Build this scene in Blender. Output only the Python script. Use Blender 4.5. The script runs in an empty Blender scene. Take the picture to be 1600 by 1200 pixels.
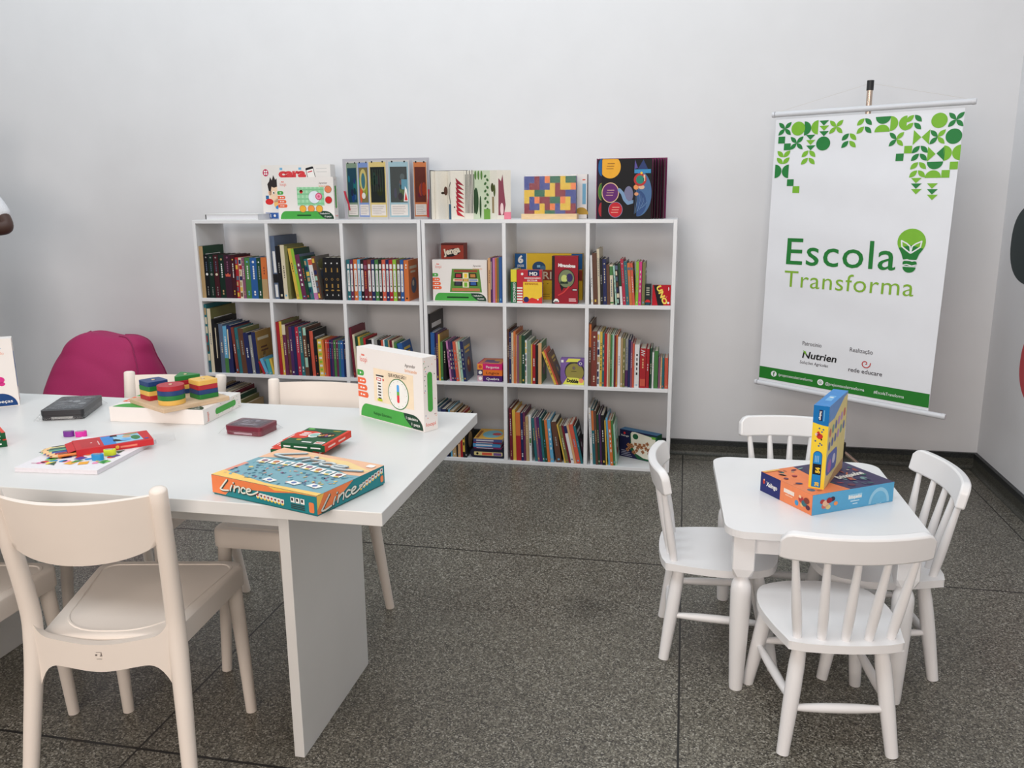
import bpy, bmesh, math, random
from mathutils import Vector, Matrix, noise
from mathutils.geometry import tessellate_polygon

# ------------------------------------------------------------------ camera, sky, lights, exposure
SC = bpy.context.scene
COL = SC.collection
CAM_POS = Vector((-1.496980, -4.507875, 1.378456))
cam_d = bpy.data.cameras.new('camera')
cam = bpy.data.objects.new('camera', cam_d)
COL.objects.link(cam)
cam_d.sensor_fit = 'HORIZONTAL'
cam_d.sensor_width = 36.0
cam_d.lens = 1317.888 * 36.0 / 1600.0
cam_d.clip_start = 0.05
_r = Vector((0.980142, 0.198152, -0.007603)); _u = Vector((-0.035928, 0.215162, 0.975917)); _f = Vector((-0.195016, 0.956264, -0.218008))
cam.matrix_world = Matrix(((_r.x, _u.x, -_f.x, CAM_POS.x), (_r.y, _u.y, -_f.y, CAM_POS.y), (_r.z, _u.z, -_f.z, CAM_POS.z), (0, 0, 0, 1)))
SC.camera = cam

SC.view_settings.view_transform = 'Standard'
SC.view_settings.look = 'None'
SC.view_settings.gamma = 1.0
SC.view_settings.use_curve_mapping = False
SC.view_settings.exposure = 0.0

world = bpy.data.worlds.new('room_light')
SC.world = world
world.use_nodes = True
wn = world.node_tree.nodes
wl = world.node_tree.links
bg = wn['Background']
tcw = wn.new('ShaderNodeTexCoord'); sep = wn.new('ShaderNodeSeparateXYZ'); rampw = wn.new('ShaderNodeValToRGB')
mapr = wn.new('ShaderNodeMapRange'); mapr.inputs[1].default_value = -1.0; mapr.inputs[2].default_value = 1.0
wl.new(tcw.outputs['Generated'], sep.inputs[0]); wl.new(sep.outputs['Z'], mapr.inputs[0]); wl.new(mapr.outputs[0], rampw.inputs[0])
rampw.color_ramp.elements[0].position = 0.35; rampw.color_ramp.elements[0].color = (0.62, 0.52, 0.44, 1)
rampw.color_ramp.elements[1].position = 0.8; rampw.color_ramp.elements[1].color = (0.98, 0.95, 0.91, 1)
wl.new(rampw.outputs[0], bg.inputs[0])
bg.inputs[1].default_value = 0.13

def area(name, loc, target, size, energy, color, size_y=None):
    d = bpy.data.lights.new(name, 'AREA')
    d.energy = energy; d.color = color; d.size = size
    if size_y:
        d.shape = 'RECTANGLE'; d.size_y = size_y
    o = bpy.data.objects.new(name, d); COL.objects.link(o)
    o.location = loc
    o.rotation_euler = (Vector(target) - Vector(loc)).to_track_quat('-Z', 'Y').to_euler()
    return o
area('ceiling_light', (-3.6, -1.1, 3.5), (-3.6, -1, 0), 6.0, 52, (0.84, 0.94, 1.0), 1.2)
area('window_light', (-7.2, -3.6, 2.4), (-2.4, -1.4, 1.1), 2.0, 34, (0.97, 0.98, 1.0), 1.6)
area('front_ceiling_light', (-2.4, -3.5, 3.3), (-2.1, -1.0, 0.8), 3.0, 50, (0.92, 0.97, 1.0), 1.0)
area('rear_light', (-2.3, -6.3, 1.9), (-2.1, -2.4, 0.6), 3.4, 112, (1.0, 0.88, 0.79), 1.6)

# ------------------------------------------------------------------ helpers
rnd = random.Random(7)
def lin(c):
    c = c / 255.0
    return c / 12.92 if c <= 0.04045 else ((c + 0.055) / 1.055) ** 2.4
_mats = {}
def mat(rgb, rough=0.5, kind='paint', metal=0.0, coat=0.0):
    key = (tuple(rgb), rough, kind, metal, coat)
    if key in _mats: return _mats[key]
    m = bpy.data.materials.new('%s_%d_%d_%d' % ((kind,) + tuple(int(c) for c in rgb)))
    m.use_nodes = True
    nt = m.node_tree; b = nt.nodes['Principled BSDF']
    col = [lin(c) for c in rgb]
    tc = nt.nodes.new('ShaderNodeTexCoord'); nz = nt.nodes.new('ShaderNodeTexNoise')
    nz.inputs['Scale'].default_value = {'paint': 9.0, 'cloth': 300.0, 'ink': 40.0, 'wood': 22.0, 'plaster': 5.0, 'paper': 160.0}.get(kind, 12.0)
    nz.inputs['Detail'].default_value = 3.0
    nt.links.new(tc.outputs['Object'], nz.inputs['Vector'])
    amp = {'paint': 0.03, 'cloth': 0.22, 'ink': 0.08, 'wood': 0.25, 'plaster': 0.035, 'paper': 0.06}.get(kind, 0.04)
    if kind == 'wood':
        mp = nt.nodes.new('ShaderNodeMapping'); mp.inputs['Scale'].default_value = (1, 14, 14)
        nt.links.new(tc.outputs['Object'], mp.inputs['Vector']); nt.links.new(mp.outputs[0], nz.inputs['Vector'])
    mx = nt.nodes.new('ShaderNodeMix'); mx.data_type = 'RGBA'
    mx.inputs['A'].default_value = tuple(min(1, c * (1 + amp)) for c in col) + (1,)
    mx.inputs['B'].default_value = tuple(c * (1 - amp) for c in col) + (1,)
    nt.links.new(nz.outputs['Fac'], mx.inputs['Factor'])
    nt.links.new(mx.outputs['Result'], b.inputs['Base Color'])
    b.inputs['Roughness'].default_value = rough
    if kind == 'ink': b.inputs['Specular IOR Level'].default_value = 0.22
    b.inputs['Metallic'].default_value = metal
    b.inputs['Coat Weight'].default_value = coat
    if kind in ('plaster', 'cloth'):
        bp = nt.nodes.new('ShaderNodeBump'); bp.inputs['Strength'].default_value = 0.08 if kind == 'plaster' else 0.15
        bp.inputs['Distance'].default_value = 0.002
        nz2 = nt.nodes.new('ShaderNodeTexNoise'); nz2.inputs['Scale'].default_value = 60 if kind == 'plaster' else 400
        nt.links.new(tc.outputs['Object'], nz2.inputs['Vector'])
        nt.links.new(nz2.outputs['Fac'], bp.inputs['Height']); nt.links.new(bp.outputs[0], b.inputs['Normal'])
    _mats[key] = m
    return m
def ink(r, g, b): return mat((r, g, b), 0.5, 'ink')
def clear_film():
    if 'film' in _mats: return _mats['film']
    m = bpy.data.materials.new('clear_film'); m.use_nodes = True
    nt = m.node_tree; out = nt.nodes['Material Output']; nt.nodes.remove(nt.nodes['Principled BSDF'])
    tr = nt.nodes.new('ShaderNodeBsdfTransparent'); gl = nt.nodes.new('ShaderNodeBsdfGlossy'); mx = nt.nodes.new('ShaderNodeMixShader')
    gl.inputs['Roughness'].default_value = 0.12
    lw = nt.nodes.new('ShaderNodeLayerWeight'); lw.inputs['Blend'].default_value = 0.25
    fr = nt.nodes.new('ShaderNodeMapRange'); fr.inputs[3].default_value = 0.05; fr.inputs[4].default_value = 0.55
    pw = nt.nodes.new('ShaderNodeMath'); pw.operation = 'POWER'; pw.inputs[1].default_value = 2.0
    nt.links.new(lw.outputs['Facing'], pw.inputs[0]); nt.links.new(pw.outputs[0], fr.inputs[0])
    nz = nt.nodes.new('ShaderNodeTexNoise'); nz.inputs['Scale'].default_value = 40
    bp = nt.nodes.new('ShaderNodeBump'); bp.inputs['Strength'].default_value = 0.6; bp.inputs['Distance'].default_value = 0.004
    nt.links.new(nz.outputs['Fac'], bp.inputs['Height']); nt.links.new(bp.outputs[0], gl.inputs['Normal'])
    nt.links.new(fr.outputs[0], mx.inputs[0]); nt.links.new(tr.outputs[0], mx.inputs[1]); nt.links.new(gl.outputs[0], mx.inputs[2])
    nt.links.new(mx.outputs[0], out.inputs['Surface'])
    _mats['film'] = m
    return m

class Frame:
    """a flat face: point(x, y, lift) in metres"""
    def __init__(s, o, u, v):
        s.o = Vector(o); s.u = Vector(u).normalized(); s.v = Vector(v).normalized(); s.n = s.u.cross(s.v)
    def P(s, x, y, d=0.0): return s.o + s.u * x + s.v * y + s.n * d
LAY = 0.00025
_txt = {}
def glyphs(t, bold, space=1.0):
    k = (t, bold, space)
    if k not in _txt:
        cu = bpy.data.curves.new('lettering', 'FONT'); cu.body = t; cu.size = 1.0; cu.resolution_u = 3; cu.offset = bold; cu.space_character = space
        ob = bpy.data.objects.new('lettering', cu)
        me = ob.to_mesh()
        vs = [(v.co.x, v.co.y) for v in me.vertices]; fs = [tuple(q.vertices) for q in me.polygons]
        ob.to_mesh_clear(); bpy.data.objects.remove(ob); bpy.data.curves.remove(cu)
        xs = [v[0] for v in vs]
        x0, x1 = min(xs), max(xs)
        _txt[k] = ([((v[0] - x0), v[1]) for v in vs], fs, x1 - x0)
    return _txt[k]

class MB:
    def __init__(s): s.v = []; s.f = []; s.m = []; s.mats = []
    def mi(s, m):
        if m not in s.mats: s.mats.append(m)
        return s.mats.index(m)
    def add(s, vs, fs, m):
        b = len(s.v); i = s.mi(m)
        s.v += [tuple(v) for v in vs]
        for f in fs: s.f.append(tuple(b + k for k in f)); s.m.append(i)
        return s
    def box(s, x0, x1, y0, y1, z0, z1, m, T=None, faces=None):
        vs = [Vector((x, y, z)) for z in (z0, z1) for y in (y0, y1) for x in (x0, x1)]
        if T is not None: vs = [T @ v for v in vs]
        fs = [(0, 2, 3, 1), (4, 5, 7, 6), (0, 1, 5, 4), (2, 6, 7, 3), (0, 4, 6, 2), (1, 3, 7, 5)]
        if faces is None: return s.add(vs, fs, m)
        for f, mm in zip(fs, faces):      # bottom, top, front, back, left, right
            s.add([vs[k] for k in f], [(0, 1, 2, 3)], mm or m)
        return s
    def prism(s, pts, z0, z1, m, T=None, side=None):
        n = len(pts)
        vs = [Vector((p[0], p[1], z)) for z in (z0, z1) for p in pts]
        if T is not None: vs = [T @ v for v in vs]
        s.add(vs, [tuple(range(n - 1, -1, -1)), tuple(range(n, 2 * n))], m)
        s.add(vs, [(i, (i + 1) % n, n + (i + 1) % n, n + i) for i in range(n)], side or m)
        return s
    def tube(s, path, rad, m, seg=14, cap=True, round_end=False):
        path = [Vector(p) for p in path]
        n = len(path)
        if not hasattr(rad, '__len__'): rad = [rad] * n
        rad = list(rad)
        if round_end:
            d = (path[-1] - path[-2]).normalized(); r = rad[-1]; e = path[-1]
            path[-1] = e - d * r * 0.35
            path += [e - d * r * 0.12, e]; rad += [r * 0.86, r * 0.45]
            n = len(path)
        vs = []; up = None
        for i in range(n):
            t = (path[min(i + 1, n - 1)] - path[max(i - 1, 0)])
            if t.length < 1e-9: t = Vector((0, 0, 1))
            t.normalize()
            if up is None:
                a = Vector((1, 0, 0)) if abs(t.x) < 0.9 else Vector((0, 1, 0))
                up = (a - t * a.dot(t)).normalized()
            else: up = (up - t * up.dot(t)).normalized()
            w = t.cross(up)
            for k in range(seg):
                an = 2 * math.pi * k / seg
                vs.append(path[i] + (up * math.cos(an) + w * math.sin(an)) * rad[i])
        fs = []
        for i in range(n - 1):
            for k in range(seg):
                k2 = (k + 1) % seg
                fs.append((i * seg + k, i * seg + k2, (i + 1) * seg + k2, (i + 1) * seg + k))
        if cap: fs += [tuple(range(seg - 1, -1, -1)), tuple((n - 1) * seg + k for k in range(seg))]
        return s.add(vs, fs, m)
    def grid(s, fn, nu, nv, m, back=None):
        vs = [fn(i / nu, j / nv) for j in range(nv + 1) for i in range(nu + 1)]
        w = nu + 1
        fs = [(j * w + i, j * w + i + 1, (j + 1) * w + i + 1, (j + 1) * w + i) for j in range(nv) for i in range(nu)]
        return s.add(vs, fs, m)
    def slab(s, fn, nu, nv, th, m):
        """closed sheet of thickness th along the normal given by fn(u, v) -> (point, normal)"""
        a = [fn(i / nu, j / nv) for j in range(nv + 1) for i in range(nu + 1)]
        w = nu + 1; N = len(a)
        vs = [p + n * (th / 2) for p, n in a] + [p - n * (th / 2) for p, n in a]
        fs = []
        for j in range(nv):
            for i in range(nu):
                q = (j * w + i, j * w + i + 1, (j + 1) * w + i + 1, (j + 1) * w + i)
                fs.append(q); fs.append(tuple(N + k for k in reversed(q)))
        for i in range(nu):
            fs.append((i + 1, i, N + i, N + i + 1)); k = nv * w + i; fs.append((k, k + 1, N + k + 1, N + k))
        for j in range(nv):
            k = j * w; fs.append((k, k + w, N + k + w, N + k)); k = j * w + nu; fs.append((k + w, k, N + k, N + k + w))
        return s.add(vs, fs, m)
    # ---- print on a face
    def art(s, F, pts, m, layer=1):
        P3 = [Vector((x, y, 0)) for x, y in pts]
        tr = tessellate_polygon([P3])
        out = []
        for t in tr:
            a, b, c = (pts[i] for i in t)
            if (b[0] - a[0]) * (c[1] - a[1]) - (b[1] - a[1]) * (c[0] - a[0]) < 0: t = (t[0], t[2], t[1])
            out.append(tuple(t))
        return s.add([F.P(x, y, layer * LAY) for x, y in pts], out, m)
    def rect(s, F, x, y, w, h, m, layer=1, n=1):
        for i in range(n):
            a = x + w * i / n; b = x + w * (i + 1) / n
            s.add([F.P(a, y, layer * LAY), F.P(b, y, layer * LAY), F.P(b, y + h, layer * LAY), F.P(a, y + h, layer * LAY)], [(0, 1, 2, 3)], m)
        return s
    def disc(s, F, x, y, rx, m, layer=1, ry=None, a0=0, a1=360, seg=28, rot=0):
        ry = rx if ry is None else ry
        pts = [(math.cos(math.radians(a0 + (a1 - a0) * k / seg)) * rx, math.sin(math.radians(a0 + (a1 - a0) * k / seg)) * ry) for k in range(seg + (0 if a1 - a0 >= 360 else 1))]
        c, sn = math.cos(math.radians(rot)), math.sin(math.radians(rot))
        return s.art(F, [(x + c * px - sn * py, y + sn * px + c * py) for px, py in pts], m, layer)
    def ring(s, F, x, y, r, w, m, layer=1, ry=None, seg=36):
        ry = r if ry is None else ry
        vs = []; fs = []
        for k in range(seg):
            a = 2 * math.pi * k / seg
            vs += [F.P(x + math.cos(a) * r, y + math.sin(a) * ry, layer * LAY), F.P(x + math.cos(a) * (r - w), y + math.sin(a) * (ry - w), layer * LAY)]
        for k in range(seg):
            j = (k + 1) % seg
            fs.append((2 * k, 2 * j, 2 * j + 1, 2 * k + 1))
        return s.add(vs, fs, m)
    def stroke(s, F, pts, w, m, layer=1):
        """a drawn line with round ends"""
        for i in range(len(pts) - 1):
            (ax, ay), (bx, by) = pts[i], pts[i + 1]
            dx, dy = bx - ax, by - ay; l = math.hypot(dx, dy) or 1e-9; nx, ny = -dy / l * w / 2, dx / l * w / 2
            s.art(F, [(ax - nx, ay - ny), (bx - nx, by - ny), (bx + nx, by + ny), (ax + nx, ay + ny)], m, layer + .3 * (i % 2))
        for i, (x, y) in enumerate(pts): s.disc(F, x, y, w / 2, m, layer + .6 + .15 * (i % 2), seg=10)
        return s
    def rrect(s, F, x, y, w, h, r, m, layer=1, corners=(1, 1, 1, 1)):
        pts = []
        for k, (cx, cy, a) in enumerate(((x + w - r, y + r, -90), (x + w - r, y + h - r, 0), (x + r, y + h - r, 90), (x + r, y + r, 180))):
            if corners[k]: pts += [(cx + r * math.cos(math.radians(a + 15 * q)), cy + r * math.sin(math.radians(a + 15 * q))) for q in range(7)]
            else: pts.append(((x + w, y), (x + w, y + h), (x, y + h), (x, y))[k])
        return s.art(F, pts, m, layer)
    def text(s, F, t, x, y, w, h, m, layer=2, bold=0.0, rot=0, shear=0.0, align='l', space=1.0):
        """letters with cap height h; w = total width (None keeps the natural width)"""
        vs, fs, tw = glyphs(t, bold, space)
        ky = h / 0.70; kx = ky if w is None else w / tw
        off = {'l': 0.0, 'c': -tw * kx / 2, 'r': -tw * kx}[align]
        c, sn = math.cos(math.radians(rot)), math.sin(math.radians(rot))
        P = []
        for a, b in vs:
            px = a * kx + off + shear * b * ky; py = b * ky
            P.append(F.P(x + c * px - sn * py, y + sn * px + c * py, layer * LAY))
        return s.add(P, fs, m)
    def mesh(s, name, smooth=None):
        me = bpy.data.meshes.new(name)
        me.from_pydata(s.v, [], s.f)
        for m in s.mats: me.materials.append(m)
        for p_, i in zip(me.polygons, s.m): p_.material_index = i
        if smooth is not None:
            for p_ in me.polygons: p_.use_smooth = True
            me.set_sharp_from_angle(angle=math.radians(smooth))
        me.update()
        return me
    def build(s, name, parent=None, loc=None, rot=None, smooth=None, bevel=0, seg=2):
        o = bpy.data.objects.new(name, s.mesh(name, smooth))
        COL.objects.link(o)
        if parent is not None: o.parent = parent
        if loc is not None: o.location = loc
        if rot is not None: o.rotation_euler = rot if hasattr(rot, '__len__') else (0, 0, rot)
        if bevel:
            b = o.modifiers.new('soft_edges', 'BEVEL'); b.width = bevel; b.segments = seg; b.limit_method = 'ANGLE'; b.angle_limit = math.radians(40); b.harden_normals = False
        return o
def tag(o, label, cat, group=None):
    o['label'] = label; o['category'] = cat
    if group: o['group'] = group
    return o
def thing(name, label, cat, loc=(0, 0, 0), rot=0, group=None):
    o = bpy.data.objects.new(name, None); COL.objects.link(o)
    o.empty_display_size = 0.05
    o.location = loc; o.rotation_euler = rot if hasattr(rot, '__len__') else (0, 0, rot)
    return tag(o, label, cat, group)
def structure(o): o['kind'] = 'structure'; return o
def copy_tree(o, loc, rot, label, group=None):
    r = o.copy(); COL.objects.link(r); r.location = loc; r.rotation_euler = rot if hasattr(rot, '__len__') else (0, 0, rot)
    r['label'] = label
    if group: r['group'] = group
    for ch in list(o.children):
        c = ch.copy(); COL.objects.link(c); c.parent = r
        for g in list(ch.children):
            d = g.copy(); COL.objects.link(d); d.parent = c
    return r
def R(d): return math.radians(d)
def face(x0, x1, y0, y1, z0, z1, side):
    """Frame on one side of a box: f(ront -y), b(ack), l(eft), r(ight), t(op)"""
    return {'f': Frame((x0, y0, z0), (1, 0, 0), (0, 0, 1)), 'b': Frame((x1, y1, z0), (-1, 0, 0), (0, 0, 1)), 'l': Frame((x0, y1, z0), (0, -1, 0), (0, 0, 1)),
            'r': Frame((x1, y0, z0), (0, 1, 0), (0, 0, 1)), 't': Frame((x0, y0, z1), (1, 0, 0), (0, 1, 0))}[side]

# ------------------------------------------------------------------ the room
WALL = mat((224, 224, 226), 0.75, 'plaster')
def terrazzo():
    m = bpy.data.materials.new('terrazzo'); m.use_nodes = True
    nt = m.node_tree; b = nt.nodes['Principled BSDF']; L = nt.links; N = nt.nodes.new
    geo = N('ShaderNodeNewGeometry')
    vo = N('ShaderNodeTexVoronoi'); vo.inputs['Scale'].default_value = 270.0
    L.new(geo.outputs['Position'], vo.inputs['Vector'])
    sp = N('ShaderNodeSeparateColor'); L.new(vo.outputs['Color'], sp.inputs[0])
    rp = N('ShaderNodeValToRGB'); L.new(sp.outputs[0], rp.inputs[0])
    e = rp.color_ramp; e.interpolation = 'CONSTANT'
    e.elements[0].position = 0.0; e.elements[0].color = (0.040, 0.036, 0.029, 1)
    e.elements[1].position = 0.22; e.elements[1].color = (0.095, 0.086, 0.068, 1)
    for pos, c in ((0.50, (0.155, 0.143, 0.115, 1)), (0.76, (0.235, 0.22, 0.18, 1)), (0.92, (0.36, 0.345, 0.30, 1))):
        q = e.elements.new(pos); q.color = c
    nz = N('ShaderNodeTexNoise'); nz.inputs['Scale'].default_value = 2.2; nz.inputs['Detail'].default_value = 4
    L.new(geo.outputs['Position'], nz.inputs['Vector'])
    mr = N('ShaderNodeMapRange'); mr.inputs[1].default_value = 0.3; mr.inputs[2].default_value = 0.7; mr.inputs[3].default_value = 0.86; mr.inputs[4].default_value = 1.1
    L.new(nz.outputs['Fac'], mr.inputs[0])
    mul = N('ShaderNodeMix'); mul.data_type = 'RGBA'; mul.blend_type = 'MULTIPLY'; mul.inputs['Factor'].default_value = 1.0
    L.new(rp.outputs[0], mul.inputs['A']); L.new(mr.outputs[0], mul.inputs['B'])
    xyz = N('ShaderNodeSeparateXYZ'); L.new(geo.outputs['Position'], xyz.inputs[0])
    line = None
    for ax, off in (('X', 0.110), ('Y', 0.112)):
        a = N('ShaderNodeMath'); a.operation = 'ADD'; a.inputs[1].default_value = off + 1.358 * 20 + 0.679; L.new(xyz.outputs[ax], a.inputs[0])
        f = N('ShaderNodeMath'); f.operation = 'MODULO'; f.inputs[1].default_value = 1.358; L.new(a.outputs[0], f.inputs[0])
        d = N('ShaderNodeMath'); d.operation = 'SUBTRACT'; d.inputs[1].default_value = 0.679; L.new(f.outputs[0], d.inputs[0])
        ab = N('ShaderNodeMath'); ab.operation = 'ABSOLUTE'; L.new(d.outputs[0], ab.inputs[0])
        lt = N('ShaderNodeMath'); lt.operation = 'LESS_THAN'; lt.inputs[1].default_value = 0.0030 if ax == 'X' else 0.0042; L.new(ab.outputs[0], lt.inputs[0])
        if line is None: line = lt
        else:
            mxx = N('ShaderNodeMath'); mxx.operation = 'MAXIMUM'; L.new(line.outputs[0], mxx.inputs[0]); L.new(lt.outputs[0], mxx.inputs[1]); line = mxx
    # a worn dark scuff in the middle of the floor
    ds = N('ShaderNodeVectorMath'); ds.operation = 'DISTANCE'; ds.inputs[1].default_value = (-1.78, -1.86, 0)
    L.new(geo.outputs['Position'], ds.inputs[0])
    m2 = N('ShaderNodeMapRange'); m2.inputs[1].default_value = 0.02; m2.inputs[2].default_value = 0.14; m2.inputs[3].default_value = 0.62; m2.inputs[4].default_value = 1.0
    L.new(ds.outputs['Value'], m2.inputs[0])
    mul2 = N('ShaderNodeMix'); mul2.data_type = 'RGBA'; mul2.blend_type = 'MULTIPLY'; mul2.inputs['Factor'].default_value = 1.0
    L.new(mul.outputs['Result'], mul2.inputs['A']); L.new(m2.outputs[0], mul2.inputs['B'])
    mx = N('ShaderNodeMix'); mx.data_type = 'RGBA'; mx.inputs['B'].default_value = (0.010, 0.009, 0.008, 1)
    L.new(line.outputs[0], mx.inputs['Factor']); L.new(mul2.outputs['Result'], mx.inputs['A'])
    L.new(mx.outputs['Result'], b.inputs['Base Color'])
    rr = N('ShaderNodeMapRange'); rr.inputs[3].default_value = 0.30; rr.inputs[4].default_value = 0.48
    L.new(nz.outputs['Fac'], rr.inputs[0]); L.new(rr.outputs[0], b.inputs['Roughness'])
    return m
def granite(rgb, name):
    m = bpy.data.materials.new(name); m.use_nodes = True
    nt = m.node_tree; b = nt.nodes['Principled BSDF']; L = nt.links; N = nt.nodes.new
    geo = N('ShaderNodeNewGeometry'); vo = N('ShaderNodeTexVoronoi'); vo.inputs['Scale'].default_value = 220.0
    L.new(geo.outputs['Position'], vo.inputs['Vector'])
    sp = N('ShaderNodeSeparateColor'); L.new(vo.outputs['Color'], sp.inputs[0])
    rp = N('ShaderNodeValToRGB'); L.new(sp.outputs[0], rp.inputs[0])
    c = [lin(x) for x in rgb]
    rp.color_ramp.elements[0].color = tuple(x * 0.55 for x in c) + (1,); rp.color_ramp.elements[1].color = tuple(x * 1.7 for x in c) + (1,)
    L.new(rp.outputs[0], b.inputs['Base Color']); b.inputs['Roughness'].default_value = 0.45
    return m
structure(MB().box(-9.0, 0.12, -8.5, 0.12, -0.1, 0.0, terrazzo()).build('floor'))
structure(MB().box(-9.0, 0.12, 0.0, 0.12, 0.0, 3.6, WALL).build('wall_back'))
structure(MB().box(0.0, 0.12, -5.0, 0.0, 0.0, 3.6, WALL).build('wall_right'))
GR = granite((60, 60, 54), 'dark_baseboard'); GRT = granite((34, 37, 38), 'black_baseboard_edge')
def skirting(name, along, a, b):
    hb, tb, rc = 0.081, 0.018, 0.022
    prof = [(0, 0), (tb + rc, 0)] + [(tb + rc - rc * math.sin(R(t)), rc - rc * math.cos(R(t))) for t in (20, 40, 60, 80, 90)] + [(tb, hb - 0.026), (tb, hb), (0, hb)]
    m = MB(); n = len(prof)
    f = (lambda q, t: (t, -q[0], q[1])) if along == 'x' else (lambda q, t: (-q[0], t, q[1]))
    vs = [f(q, a) for q in prof] + [f(q, b) for q in prof]
    for i in range(n):
        j = (i + 1) % n
        m.add([vs[i], vs[j], vs[n + j], vs[n + i]], [(0, 1, 2, 3)], GRT if i >= n - 3 else GR)
    m.add(vs, [tuple(range(n)), tuple(range(2 * n - 1, n - 1, -1))], GR)
    structure(m.build(name))
skirting('baseboard_back', 'x', -8.9, 0.0)
skirting('baseboard_right', 'y', -4.9, -0.018)
# painted shapes on the right-hand wall
for nm, lab, cy, cz, ry_, rz_, col, tilt in (('wall_decal', 'large dark green rounded shape stuck on the right wall', -0.383, 1.150, 0.256, 0.178, (20, 40, 42), 0),
                                      ('wall_decal', 'red rounded shape on the right wall below the dark green one', -0.70, 0.635, 0.292, 0.185, (196, 62, 70), 0)):
    m = MB(); pts = []
    for k in range(48):
        a = 2 * math.pi * k / 48
        e = 0.85
        y = math.copysign(abs(math.cos(a)) ** e, math.cos(a)) * ry_; z = math.copysign(abs(math.sin(a)) ** e, math.sin(a)) * rz_
        pts.append((y * math.cos(R(tilt)) - z * math.sin(R(tilt)), y * math.sin(R(tilt)) + z * math.cos(R(tilt))))
    T = Matrix(((0, 0, -1, 0), (1, 0, 0, cy), (0, 1, 0, cz), (0, 0, 0, 1)))
    m.prism(pts, 0.0002, 0.0016, mat(col, 0.6), T)
    tag(m.build(nm), lab, 'wall decal', 'shapes on the right wall')
# ------------------------------------------------------------------ bookcases
BW, BR_, BT, BD, BF = 1.2705, 0.415, 0.018, 0.286, -0.3551      # width, row pitch, board, depth, front plane
BX = {'A': -4.0812, 'B': -2.8059}
BC = 0.41750
BH = 3 * BR_ + BT
WHITE = mat((228, 228, 230), 0.32, 'paint')
def bookcase(key, label):
    x0 = BX[key]
    t = thing('bookcase', label, 'bookcase', (x0, BF, 0), 0, 'white three by three bookcases')
    for k in (0, 1):
        MB().box(0 if k == 0 else BW - BT, BT if k == 0 else BW, 0, BD, 0, BH, WHITE).build('side_panel', t, bevel=0.0012)
    MB().box(BT, BW - BT, 0, BD, BH - BT, BH, WHITE).build('top_panel', t, bevel=0.0012)
    MB().box(BT, BW - BT, 0, BD, 0, BT, WHITE).build('bottom_panel', t, bevel=0.0012)
    for r in (1, 2):
        MB().box(BT, BW - BT, 0.0004, BD, r * BR_, r * BR_ + BT, WHITE).build('shelf', t, bevel=0.0012)
    for c in (1, 2):
        for r in range(3):
            MB().box(c * BC, c * BC + BT, 0.0002, BD, r * BR_ + BT, (r + 1) * BR_, WHITE).build('divider', t)
    return t
bookcase('A', 'white nine-cube bookcase next to the pink bean bag, left one of the pair')
bookcase('B', 'white nine-cube bookcase nearer the banner, right one of the pair')

# ------------------------------------------------------------------ big table
TX0, TX1, TY0, TY1, TZ = -3.85, -2.082, -2.975, -2.157, 0.75
LAM = mat((219, 219, 218), 0.34, 'paint')
tb = thing('table', 'large white rectangular table covered with games and pencils', 'table', ((TX0 + TX1) / 2, (TY0 + TY1) / 2, 0))
hw, hd = (TX1 - TX0) / 2, (TY1 - TY0) / 2
MB().box(-hw, hw, -hd, hd, TZ - 0.030, TZ, LAM).build('tabletop', tb, bevel=0.0015)
cx = (TX0 + TX1) / 2; cy = (TY0 + TY1) / 2
for xa in (-2.416, -3.543):
    MB().box(xa - cx, xa + 0.027 - cx, -2.782 - cy, -2.337 - cy, 0, TZ - 0.030, LAM).build('leg', tb, bevel=0.0015)
for ya in (-2.766, -2.372):
    MB().box(-3.516 - cx, -2.416 - cx, ya - cy, ya + 0.018 - cy, 0.612, TZ - 0.030, LAM).build('apron', tb, bevel=0.001)

# ------------------------------------------------------------------ moulded adult chairs
PLA = mat((232, 222, 213), 0.42, 'paint')
def spline(pts, n):
    """Catmull-Rom through pts"""
    P = [Vector(p) for p in pts]; P = [P[0] * 2 - P[1]] + P + [P[-1] * 2 - P[-2]]
    out = []
    for i in range(1, len(P) - 2):
        for k in range(n):
            t = k / n; a, b, c, d = P[i - 1], P[i], P[i + 1], P[i + 2]
            out.append(0.5 * ((2 * b) + (c - a) * t + (2 * a - 5 * b + 4 * c - d) * t * t + (3 * b - a - 3 * c + d) * t ** 3))
    return out + [P[-2]]
def seat_outline(k=1.0, n=8, rb=0.03):
    pts = []
    hwF, hwR, yF, yR = 0.188 * k, 0.150 * k, 0.212 * k, -0.178 * k
    def arc(cx, cy, r, a0, a1):
        for q in range(n + 1):
            a = R(a0 + (a1 - a0) * q / n); pts.append((cx + r * math.cos(a), cy + r * math.sin(a)))
    arc(hwF - 0.035, yF - 0.035, 0.035, 0, 90); arc(-hwF + 0.035, yF - 0.035, 0.035, 90, 180)
    arc(-hwR + rb, yR + rb, rb, 180, 270); arc(hwR - rb, yR + rb, rb, 270, 360)
    return pts
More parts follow.
